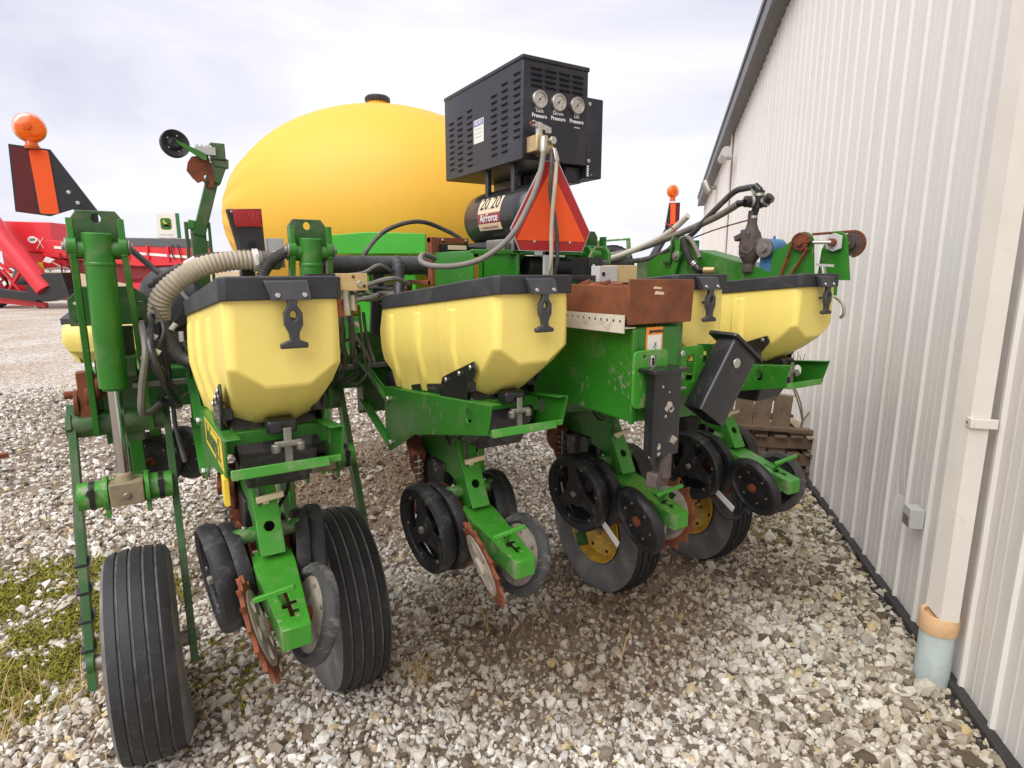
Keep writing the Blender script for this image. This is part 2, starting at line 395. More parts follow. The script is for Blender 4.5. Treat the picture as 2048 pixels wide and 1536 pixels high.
# far grass strip and stubble field, lying across the camera heading
sheet('grass_strip', -300, 300, 44, 62, .02, GRASSG, R(-31.2))
sheet('field', -700, 700, 66, 850, .05, FIELD, R(-31.2))

WA = math.atan2(.71317, .70099); WO = Vector((2.355, -.969, 0)); WX = Vector((.70099, .71317, 0)); WN = Vector((-.71317, .70099, 0))

rng = np.random.default_rng(3)
CAMX, CAMY = -.266, -1.646
def val_noise(x, y, s, seed):
    r = np.random.default_rng(seed); G = r.random((64, 64))
    u = x * s + 31.3; v = y * s + 17.7
    i = np.floor(u).astype(int); j = np.floor(v).astype(int); fu = u - i; fv = v - j
    fu = fu * fu * (3 - 2 * fu); fv = fv * fv * (3 - 2 * fv)
    g_ = lambda a, b: G[a % 64, b % 64]
    return (g_(i, j) * (1 - fu) + g_(i + 1, j) * fu) * (1 - fv) + (g_(i, j + 1) * (1 - fu) + g_(i + 1, j + 1) * fu) * fv
def fbm(x, y, s, seed): return .5 * val_noise(x, y, s, seed) + .3 * val_noise(x, y, s * 2.1, seed + 1) + .2 * val_noise(x, y, s * 4.3, seed + 2)
def blob(x, y, cx, cy, rx, ry): return np.clip(1 - ((x - cx) / rx) ** 2 - ((y - cy) / ry) ** 2, 0, 1)
def dirt_field(x, y):
    d = .95 * blob(x, y, 1.2, 3.5, 1.4, 1.9) + 1.0 * blob(x, y, 1.5, .75, 1.1, .9) + .55 * blob(x, y, -.2, 1.9, .7, 1.4) + .45 * blob(x, y, 2.6, .9, .9, 1.0)
    return d * 1.25 * np.clip(fbm(x, y, 2.2, 11) * 1.7 - .15, 0, 1) + .55 * np.clip(fbm(x, y, .9, 5) - .56, 0, 1) * 2
def moss_field(x, y):
    d = blob(x, y, -1.05, 2.55, .75, .45) + blob(x, y, -1.0, 1.7, .55, .55) + .8 * blob(x, y, -.55, 2.1, .35, .5) + .15 * blob(x, y, -.1, 1.15, .35, .5) + .35 * blob(x, y, 3.4, .9, .4, .5)
    return np.clip(d * 1.3, 0, 1) * np.clip(fbm(x, y, 4.5, 23) * 3.4 - .92, 0, 1)
def wall_side(x, y): return (x - WO.x) * WN.x + (y - WO.y) * WN.y

def make_gravel():
    def scatter(n, r0, r1, a0, a1):
        a = rng.uniform(R(a0), R(a1), n); r = np.sqrt(rng.uniform(r0 * r0, r1 * r1, n))
        return np.stack([CAMX + r * np.sin(a), CAMY + r * np.cos(a)], 1)
    t = (1 + 5 ** .5) / 2
    iv = np.array([(-1, t, 0), (1, t, 0), (-1, -t, 0), (1, -t, 0), (0, -1, t), (0, 1, t), (0, -1, -t), (0, 1, -t), (t, 0, -1), (t, 0, 1), (-t, 0, -1), (-t, 0, 1)]) / 1.9
    fi = np.array([(0, 11, 5), (0, 5, 1), (0, 1, 7), (0, 7, 10), (0, 10, 11), (1, 5, 9), (5, 11, 4), (11, 10, 2), (10, 7, 6), (7, 1, 8), (3, 9, 4), (3, 4, 2), (3, 2, 6), (3, 6, 8), (3, 8, 9), (4, 9, 5), (2, 4, 11), (6, 2, 10), (8, 6, 7), (9, 8, 1)])
    ov = np.array([(1, 0, 0), (-1, 0, 0), (0, 1, 0), (0, -1, 0), (0, 0, 1), (0, 0, -1)], float)
    of = np.array([(0, 2, 4), (2, 1, 4), (1, 3, 4), (3, 0, 4), (2, 0, 5), (1, 2, 5), (3, 1, 5), (0, 3, 5)])
    pipe = WO + WX * .462 + WN * .095
    AV, AI, AC = [], [], []; base = 0
    for n, r0, r1, a0, a1, s0, bv, bf in ((56000, .9, 3.5, -34, 98, .0116, iv, fi), (46000, 3.5, 6.2, -24, 88, .0145, ov * 1.05, of), (46000, 6.2, 12, -22, 84, .0185, ov * 1.05, of)):
        P_ = scatter(n, r0, r1, a0, a1); S = np.clip(rng.lognormal(math.log(s0), .36, n), .006, .034)
        x, y = P_[:, 0], P_[:, 1]; df = dirt_field(x, y); mf = moss_field(x, y)
        keep = (wall_side(x, y) > .03) & (rng.random(n) > np.clip(df * .62, 0, .75)) & (rng.random(n) > np.clip(mf * 1.1, 0, .95))
        keep &= (x - pipe.x) ** 2 + (y - pipe.y) ** 2 > .078 ** 2
        P_, S, df = P_[keep], S[keep], df[keep]; x, y = P_[:, 0], P_[:, 1]; n = len(S)
        S = S * (1 + .32 * np.clip(1 - wall_side(x, y) / 1.5, 0, 1))
        m = len(bv)
        verts = bv[None] * rng.uniform(.58, 1.28, (n, m, 1))
        verts = verts * np.stack([rng.uniform(.85, 1.45, n), rng.uniform(.62, 1.05, n), rng.uniform(.5, .95, n)], 1)[:, None, :]
        yaw = rng.uniform(0, 2 * np.pi, n); tx = rng.normal(0, .6, n); ty = rng.normal(0, .6, n)
        def rot(v, a, i, j):
            c, s_ = np.cos(a)[:, None], np.sin(a)[:, None]
            p, q = v[:, :, i].copy(), v[:, :, j].copy()
            v[:, :, i] = c * p - s_ * q; v[:, :, j] = s_ * p + c * q
        rot(verts, tx, 1, 2); rot(verts, ty, 0, 2); rot(verts, yaw, 0, 1)
        verts *= S[:, None, None]
        verts += np.stack([x, y, rng.uniform(.15, .95, n) * S], 1)[:, None, :]
        pal = np.array([(.77, .735, .67), (.70, .645, .565), (.61, .545, .46), (.46, .40, .325), (.84, .815, .765), (.30, .25, .195), (.68, .55, .33), (.54, .515, .48), (.14, .11, .08)])
        pr = np.array([.21, .20, .15, .11, .11, .10, .035, .06, .09]); pr /= pr.sum()
        c = pal[rng.choice(len(pal), n, p=pr)] * rng.uniform(.82, 1.1, (n, 1))
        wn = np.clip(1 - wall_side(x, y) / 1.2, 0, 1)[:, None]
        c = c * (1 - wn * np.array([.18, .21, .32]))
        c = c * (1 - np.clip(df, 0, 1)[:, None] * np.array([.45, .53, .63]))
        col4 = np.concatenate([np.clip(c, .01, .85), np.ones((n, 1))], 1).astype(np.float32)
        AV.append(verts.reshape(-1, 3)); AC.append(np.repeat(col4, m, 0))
        AI.append((bf[None] + (np.arange(n) * m)[:, None, None]).reshape(-1) + base); base += n * m
    verts = np.concatenate(AV).astype(np.float32); idx = np.concatenate(AI).astype(np.int32); cols = np.concatenate(AC)
    me = bpy.data.meshes.new('gravel')
    me.vertices.add(len(verts)); me.vertices.foreach_set('co', verts.reshape(-1))
    me.loops.add(len(idx)); me.loops.foreach_set('vertex_index', idx)
    me.polygons.add(len(idx) // 3); me.polygons.foreach_set('loop_start', np.arange(0, len(idx), 3, dtype=np.int32))
    me.update(calc_edges=True)
    at = me.attributes.new('tint', 'FLOAT_COLOR', 'POINT'); at.data.foreach_set('color', cols.reshape(-1))
    me.materials.append(STONE); me.shade_flat()
    o = bpy.data.objects.new('gravel', me); col.objects.link(o)
    return tag(o, 'loose pale crushed limestone gravel covering the yard', 'gravel', kind='stuff')
make_gravel()

def blades(name, pos, hmin, hmax, wd, lean, m, label, cat, flat=0, droop=.0, seed=1):
    """pos: n x 2 roots; thin two-segment blades, each a real tapered strip"""
    r = np.random.default_rng(seed); n = len(pos)
    h = r.uniform(hmin, hmax, n); a = r.uniform(0, 2 * np.pi, n); l = np.abs(r.normal(lean, lean * .6, n)) * h
    b = r.uniform(0, 2 * np.pi, n); wx = np.cos(b) * wd / 2; wy = np.sin(b) * wd / 2
    X, Y = pos[:, 0], pos[:, 1]; v = np.zeros((n, 5, 3))
    v[:, 0] = np.stack([X - wx, Y - wy, np.zeros(n)], 1); v[:, 1] = np.stack([X + wx, Y + wy, np.zeros(n)], 1)
    mx = X + np.cos(a) * l * .35; my = Y + np.sin(a) * l * .35; mz = h * .62
    v[:, 2] = np.stack([mx + wx * .8, my + wy * .8, mz], 1); v[:, 3] = np.stack([mx - wx * .8, my - wy * .8, mz], 1)
    v[:, 4] = np.stack([X + np.cos(a) * l, Y + np.sin(a) * l, h * (1 - droop * r.random(n))], 1)
    q = np.arange(n) * 5; fs = []
    for k in q: fs.append((k, k + 1, k + 2, k + 3)); fs.append((k + 3, k + 2, k + 4))
    me = bpy.data.meshes.new(name); me.from_pydata(v.reshape(-1, 3).tolist(), [], fs); me.materials.append(m); me.update()
    o = bpy.data.objects.new(name, me); col.objects.link(o)
    return tag(o, label, cat, kind='stuff')
def sample(fn, n, x0, x1, y0, y1, seed, thr=.0):
    r = np.random.default_rng(seed); p = np.stack([r.uniform(x0, x1, n), r.uniform(y0, y1, n)], 1)
    f = fn(p[:, 0], p[:, 1]); return p[(r.random(n) < f) & (f > thr)]
mp_ = np.concatenate([sample(moss_field, 120000, -1.9, .4, .7, 3.2, 5, .08), sample(moss_field, 9000, 2.9, 3.9, .3, 1.5, 6, .05)])
blades('moss', mp_, .012, .032, .011, 1.0, MOSS, 'low olive green moss growing through the gravel', 'moss', seed=9)
wp = sample(dirt_field, 20000, -1, 4, -.1, 5.2, 8, .28); wp = wp[wall_side(wp[:, 0], wp[:, 1]) > .1]
blades('dead_weeds', wp[:9000], .015, .085, .005, 1.1, WEED, 'matted reddish brown dead weeds under the planter', 'weeds', droop=.5, seed=4)
sp = []
r_ = np.random.default_rng(12)
for cx, cy, s_, k in ((.61, .66, .05, 46), (.50, .80, .09, 26), (-.80, 1.05, .22, 150), (-1.0, 1.35, .2, 90), (-1.35, 2.9, .3, 60), (-1.6, 4.2, .4, 70), (-.9, 3.4, .35, 60), (1.0, 3.2, .5, 110), (1.9, 3.4, .5, 60), (1.35, .75, .4, 70), (.9, 1.2, .3, 40), (2.2, .35, .4, 45), (3.45, .85, .16, 60)):
    sp.append(r_.normal((cx, cy), s_, (k, 2)))
sp = np.concatenate(sp); sp = sp[wall_side(sp[:, 0], sp[:, 1]) > .1]
blades('dry_grass', sp, .05, .19, .005, .9, STRAW, 'sparse straw coloured dry grass blades in the gravel', 'grass', droop=.6, seed=14)
def fallen(x, y):
    return np.clip(.06 + .3 * blob(x, y, -1.2, 2.2, 1.6, 3) + .25 * blob(x, y, 1.4, 1.8, 1.8, 2.6), 0, 1) * np.clip(fbm(x, y, 1.7, 40) * 1.8 - .5, 0, 1)
lp = sample(fallen, 16000, -2.6, 3.6, -.2, 6, 41); lp = lp[wall_side(lp[:, 0], lp[:, 1]) > .1]
blades('straw_litter', lp, .008, .03, .005, 3.2, STRAW, 'thin litter of broken straw lying on the gravel', 'straw', droop=.6, seed=42)

# ------------------------------------------------------------------ steel building
bld = empty('metal_building', WO, WA)
tag(bld, 'off-white ribbed steel shed wall with grey sloping gable trim', 'building')
S0, S1, SR = -4.57, 17.2, -3.4
def ztop(s): return 3.86 + (17.18 - max(s, 2 * SR - s)) * .0985
PW = .762
k = 0; s = 17.2 - PW
while s > S0 - .01:
    mb = MB(); prof = []
    for q in range(3):
        b = s + q * .254
        prof += [(b, 0), (b + .060, 0), (b + .066, .002), (b + .078, .002), (b + .084, 0), (b + .128, 0), (b + .134, .002), (b + .146, .002), (b + .152, 0), (b + .203, 0), (b + .210, .016), (b + .226, .016), (b + .233, 0)]
    prof.append((s + PW - .0015, 0))
    vs = []; fs = []; n = len(prof)
    ZL = [.05, .18, .32, .46, .60, .75, .9, 1.1, 1.3, 1.5, 1.8, 2.1, 2.5, 2.9, 3.3, 3.6]; nz = len(ZL) + 1
    for (a, d) in prof:
        for z in ZL + [ztop(a)]:
            wv = .0035 * mnoise.noise(Vector((a * 3, 5, z * 1.1))) + .002 * mnoise.noise(Vector((a * 9, 1, z * 3)))
            for (ds_, dz_, dr, dp) in ((.98, .66, .07, .022), (1.27, .60, .09, .02), (1.23, .70, .06, .016), (1.55, .98, .08, .014), (2.02, 1.02, .07, .012), (.60, 1.9, .08, .01)):
                q_ = ((a - ds_) / dr) ** 2 + ((z - dz_) / (dr * 1.3)) ** 2
                if q_ < 1: wv -= dp * (1 - q_)
            vs.append((a, d + (wv if z < 3.6 else 0), z))
    for i in range(n - 1):
        for j in range(nz - 1): fs.append((nz * i + j, nz * i + j + 1, nz * (i + 1) + j + 1, nz * (i + 1) + j))
    mb.add(vs, fs)
    o = obj('wall_panel', mb, SIDING, bld, ang=9)
    s -= PW; k += 1
mb = MB(); mb.box(S0, 17.2, -12, -.03, 0, 3.8)                                             # the shed's body behind the sheets
mb.add([(S0, -.03, 3.8), (17.2, -.03, 3.8), (17.2, -.03, ztop(17.2) - .04), (SR, -.03, ztop(SR) - .04), (S0, -.03, ztop(S0) - .04),
        (S0, -12, 3.8), (17.2, -12, 3.8), (17.2, -12, ztop(17.2) - .04), (SR, -12, ztop(SR) - .04), (S0, -12, ztop(S0) - .04)],
       [(0, 1, 2, 3, 4), (9, 8, 7, 6, 5), (1, 6, 7, 2), (2, 7, 8, 3), (3, 8, 9, 4), (0, 4, 9, 5)])
obj('wall_core', mb, SIDING, bld)
mb = MB(); mb.plate([(17.5, ztop(17.5) + .17), (SR, ztop(SR) + .17), (SR, ztop(SR) + .23), (17.5, ztop(17.5) + .23)], 12.4, XZ(-6.05))
mb.plate([(S0, ztop(S0) + .17), (SR, ztop(SR) + .17), (SR, ztop(SR) + .23), (S0, ztop(S0) + .23)], 12.4, XZ(-6.05))
rf = obj('roof', mb, ROOFM, bld)
for a, b in ((17.5, 12.0), (12.0, 5.6), (5.6, SR)):
    mb = MB(); mb.plate([(a, ztop(a) - .06), (b + .004, ztop(b) - .06), (b + .004, ztop(b) + .24), (a, ztop(a) + .24)], .05, XZ(.185))
    mb.plate([(a, ztop(a) + .165), (b + .004, ztop(b) + .165), (b + .004, ztop(b) + .245), (a, ztop(a) + .245)], .02, XZ(.222))
    mb.plate([(a, ztop(a) - .05), (b + .004, ztop(b) - .05), (b + .004, ztop(b) - .02), (a, ztop(a) - .02)], .16, XZ(.075))
    obj('rake_trim', mb, FASCIA, bld)
mb = MB(); mb.box(S0, 17.2, .0, .046, 0, .052); mb.box(S0, 17.2, .046, .075, 0, .018); obj('base_flashing', mb, BASEK, bld, .004)
mb = MB(); mb.box(17.08, 17.26, -.02, .04, .05, 3.88); mb.box(17.2, 17.26, -.3, -.02, .05, 3.85); obj('corner_trim', mb, TRIM, bld)
mb = MB(); mb.box(10.62, 10.80, .036, .05, .05, ztop(10.8) - .04); obj('joint_trim', mb, TRIM, bld)
# downspout with fluted face
mb = MB(); pr = []
for i in range(8): pr += [(.392 + i * .0172, .124), (.392 + i * .0172 + .007, .118)]
outl = pr + [(.392 + 8 * .0172, .124), (.535, .052), (.392, .052)]
mb.plate(outl, 4.95, XY(2.825)); ds = obj('downspout', mb, TRIM, bld, ang=25)
for z in (1.24, 3.3):
    mb = MB(); mb.box(.374, .418, .112, .1275, z - .02, z + .02); mb.box(.374, .386, .03, .112, z - .02, z + .02)
    mb.mi(1).cyl((.402, .126, z), (.402, .131, z), .005)
    obj('downspout_clip', mb, [TRIM, RUST], bld, .003)
mb = MB(); mb.lathe([(.068, 0), (.068, .30), (.060, .31)], Matrix.Translation((.462, .095, 0)), 40)
pp = obj('drain_pipe', mb, PIPE, bld)
mb = MB(); mb.lathe([(.066, .27), (.074, .27), (.077, .285), (.077, .345), (.072, .355), (.058, .352), (.058, .33)], Matrix.Translation((.462, .095, 0)), 40)
obj('pipe_collar', mb, COLLAR, bld)
mb = MB(); mb.box(.90, .985, .02, .085, .56, .66); mb.mi(1).box(.905, .98, .085, .0885, .565, .62); obj('outlet_box', mb, [GREYP, STEEL_D], bld, .004)
mb = MB(); mb.cyl((10.4, .05, 3.98), (10.4, .14, 3.98), .05); mb.cyl((9.75, .22, 3.98), (10.6, .22, 3.98), .09, .075); mb.bar((10.4, .1, 3.98), (10.4, .22, 3.98), .06, .06)
obj('wall_lamp', mb, [GREYP], bld)
mb = MB(); mb.cyl((13.4, .04, 3.8), (13.4, .18, 3.8), .05); mb.cyl((13.25, .2, 3.68), (13.45, .3, 3.92), .06, .11); mb.cyl((13.65, .2, 3.68), (13.6, .3, 3.92), .06, .11)
obj('flood_lamp', mb, [STEEL_D], bld)

# ================================================================== PLANTER
SP = .762
planter = empty('planter', (0, 0, 0))
tag(planter, 'green row crop planter raised on ribbed tyres with pale yellow seed hoppers', 'planter')

# ---- toolbar
mb = MB(); mb.box(-.52, 3.05, 1.36, 1.54, 1.25, 1.43); obj('toolbar', mb, GREEN, planter, .012)
mb = MB(); mb.box(-.36, 2.95, 1.31, 1.335, 1.355, 1.38); obj('drive_shaft', mb, STEEL_D, planter, .003)

# ---- seed hopper (prototype in unit coordinates)
def tz(p): return (p[0] - (.036 * max(0, p[1]) if p[0] < 0 else 0), p[1], p[2] - .1 * p[1])
def chrect(x0, x1, y0, y1, z, cr, cf):
    return [tz(p) for p in ((x0 + cr, y0, z), (x1 - cr, y0, z), (x1, y0 + cr, z), (x1, y1 - cf, z), (x1 - cf, y1, z), (x0 + cf, y1, z), (x0, y1 - cf, z), (x0, y0 + cr, z))]
def make_hopper():
    mb = MB()
    mb.loft([chrect(-.085, .130, .19, .86, 1.415, .05, .05), chrect(-.098, .146, .02, .93, 1.50, .085, .05), chrect(-.108, .160, -.042, .99, 1.547, .080, .05),
             chrect(-.118, .168, -.045, .99, 1.60, .018, .05), chrect(-.118, .168, -.046, 1.0, 1.68, .018, .05), chrect(-.116, .167, -.045, .97, 1.76, .018, .05), chrect(-.112, .164, -.042, .92, 1.80, .018, .04)])
    # vertical moulded ribs on both side walls
    for sx, x in ((-1, -.117), (1, .167)):
        for yy in (.82, .55, .26):
            rows = [(-.113, 1.752, -.004), (-.115, 1.735, .010), (-.117, 1.66, .013), (-.117, 1.60, .013), (-.107, 1.545, .013), (-.098, 1.50, .013), (-.087, 1.43, .008), (-.085, 1.418, -.004)]
            vs = []; fs = []
            for xb, z, o_ in rows:
                for dy, f_ in ((-.046, -.35), (-.026, 1), (.016, 1), (.040, -.35)):
                    xx = -xb + o_ * f_ if o_ > 0 else -xb + o_
                    xx = xx if sx < 0 else xx + .05 - (.118 + xb) * .12
                    vs.append(tz((sx * xx, yy + dy, z)))
            for a in range(len(rows) - 1):
                for b in range(3): fs.append((a * 4 + b, a * 4 + b + 1, a * 4 + b + 5, a * 4 + b + 4) if sx < 0 else (a * 4 + b, a * 4 + b + 4, a * 4 + b + 5, a * 4 + b + 1))
            mb.add(vs, fs)
    h = obj('seed_hopper', mb, YEL, planter, .008, segs=3, ang=32)
    # lid
    mb = MB()
    mb.loft([chrect(-.123, .175, -.057, .935, 1.771, .016, .04), chrect(-.123, .175, -.057, .935, 1.827, .016, .04), chrect(-.116, .168, -.050, .927, 1.830, .014, .04)])
    obj('lid', mb, LID, h, .003)
    # latch plate on the rear edge of the lid
    mb = MB()
    mb.add([(-.022, -.056, 1.826), (.083, -.056, 1.826), (.086, -.066, 1.776), (-.008, -.066, 1.776), (-.022, -.076, 1.822), (.083, -.076, 1.822), (.086, -.092, 1.776), (-.008, -.092, 1.776)],
           [(0, 1, 5, 4), (4, 5, 6, 7), (1, 2, 6, 5), (3, 0, 4, 7), (2, 3, 7, 6), (0, 3, 2, 1)])
    mb.mi(1)
    for x in (.006, .070): mb.bolt((x, -.0875, 1.788), (0, -1, .25), .0075, .005)
    obj('latch_plate', mb, [LATCH, STEEL], h, .002)
    # rubber T handle
    out = [(.026, 1.778), (.052, 1.778), (.050, 1.762), (.062, 1.745), (.062, 1.715), (.052, 1.694), (.051, 1.677), (.071, 1.668), (.071, 1.657), (.005, 1.657), (.005, 1.668), (.029, 1.677), (.027, 1.694), (.017, 1.715), (.017, 1.745), (.028, 1.762)]
    mb = MB(); mb.plate(out, .018, XZ(-.082), [circ(.0395, 1.738, .0085, 12, .013)])
    mb.cyl((.004, -.083, 1.6625), (.072, -.083, 1.6625), .0075, seg=10)
    mb.box(.034, .045, -.082, -.045, 1.722, 1.732)
    obj('latch_handle', mb, LATCH, h, .003)
    # black side bracket that carries the hopper
    for x in (-.126, .148):
        mb = MB(); mb.plate([(.085, 1.553), (.07, 1.525), (.135, 1.44), (.15, 1.36), (.36, 1.345), (.365, 1.402), (.335, 1.462), (.30, 1.476)], .007, YZ(x))
        mb.bar((x + (.006 if x < 0 else -.006), .11, 1.498), (x + (.006 if x < 0 else -.006), .345, 1.418), .006, .006)
        mb.box(min(x, x + (.03 if x < 0 else -.03)), max(x, x + (.03 if x < 0 else -.03)), .13, .30, 1.44, 1.475)
        mb.mi(1)
        d = -1 if x < 0 else 1
        for yy, zz in ((.105, 1.53), (.19, 1.497), (.30, 1.458), (.24, 1.39), (.275, 1.385)): mb.bolt((x + d * .0035, yy, zz), (d, 0, 0), .010, .006)
        obj('mounting_bracket', mb, [BLACK, STEEL], h, .002)
    return h
hop = make_hopper()

# ---- row unit (prototype)
def panel_poly(): return [(-.055, 1.431), (-.026, 1.326), (.60, 1.18), (.86, 1.05), (.93, 1.02), (.955, 1.10), (.965, 1.321)]
def wheel_mesh(r, wdt, hub=.04, spokes=True):
    """hollow-spoked gauge wheel, axis along local z"""
    mb = MB()
    mb.lathe([(r * .80, -wdt * .35), (r * .93, -wdt * .5), (r * .985, -wdt * .36), (r, -wdt * .1), (r * .99, wdt * .28), (r * .955, wdt * .5), (r * .80, wdt * .40), (r * .78, 0)], None, 48, close=True)
    mb.mi(1)
    hs = []
    for k in range(3):
        a0 = 2 * math.pi * k / 3; o = []
        for q in range(13):
            a = a0 - .82 + 1.64 * q / 12; o.append((r * .70 * math.cos(a), r * .70 * math.sin(a)))
        for q in range(7):
            a = a0 + .5 - 1.0 * q / 6; rr = r * .36; o.append((rr * math.cos(a), rr * math.sin(a)))
        hs.append(o)
    mb.plate(circ(0, 0, r * .81, 48), .012, Matrix.Translation((0, 0, -wdt * .12)), hs)
    mb.lathe([(hub, -wdt * .32), (hub, wdt * .4)], None, 20)
    mb.mi(2)
    for k in range(6):
        a = 2 * math.pi * k / 6 + .5; mb.bolt((r * .75 * math.cos(a), r * .75 * math.sin(a), -wdt * .12 - .005), (0, 0, -1), .007, .006)
    mb.bolt((0, 0, -wdt * .32), (0, 0, -1), .016, .014)
    return mb
def place(mb, name, mats, parent, loc, axis, roll=0, bevel=0, ang=35):
    """axis = direction the wheel's local -z (outer face) looks along"""
    o = obj(name, mb, mats, parent, bevel, ang)
    T = frame(loc, -Vector(axis)) @ Matrix.Rotation(roll, 4, 'Z')
    o.data.transform(T)
    return o
def press_wheel_mesh(r=.155, wdt=.05):
    mb = MB()
    mb.lathe([(r * .74, -wdt * .30), (r * .80, -wdt * .5), (r * .92, -wdt * .42), (r * .99, -wdt * .1), (r, wdt * .05), (r * .96, wdt * .35), (r * .80, wdt * .45), (r * .74, wdt * .2)], None, 48, close=True)
    mb.mi(1); mb.lathe([(.02, -wdt * .20), (r * .45, -wdt * .18), (r * .62, -wdt * .12), (r * .76, -wdt * .22), (r * .76, wdt * .1), (.02, wdt * .1)], None, 40)
    mb.mi(2)
    for k in range(6):
        a = 2 * math.pi * k / 6 + .3; mb.bolt((r * .55 * math.cos(a), r * .55 * math.sin(a), -wdt * .15), (0, 0, -1), .006, .006)
    mb.mi(3); mb.lathe([(.024, 0), (.024, -.012), (.012, -.018)], Matrix.Translation((0, 0, -wdt * .2)), 12)
    return mb
def spiked_wheel_mesh(r=.165, teeth=16):
    mb = MB(); rn = random.Random(5); out = []
    for k in range(teeth):
        a = 2 * math.pi * k / teeth; s_ = 2 * math.pi / teeth
        for da, rr in ((-.34, .86), (-.10, .885), (.06, 1.0 + rn.uniform(-.03, .03)), (.14, .985), (.22, .88), (.40, .86)):
            out.append((r * rr * math.cos(a + da * s_), r * rr * math.sin(a + da * s_)))
    mb.plate(out, .012, None, [circ(0, 0, r * .70, 36)])
    mb.mi(1); hs = []
    for k in range(5):
        a0 = 2 * math.pi * k / 5; hs.append([(r * .60 * math.cos(a0 + t), r * .60 * math.sin(a0 + t)) for t in (-.30, -.1, .1, .30)] + [(r * .33 * math.cos(a0 + t), r * .33 * math.sin(a0 + t)) for t in (.22, -.22)])
    mb.plate(circ(0, 0, r * .715, 36), .020, None, hs)
    mb.lathe([(.03, -.022), (.036, -.015), (.036, .02), (.02, .03)], None, 16)
    return mb

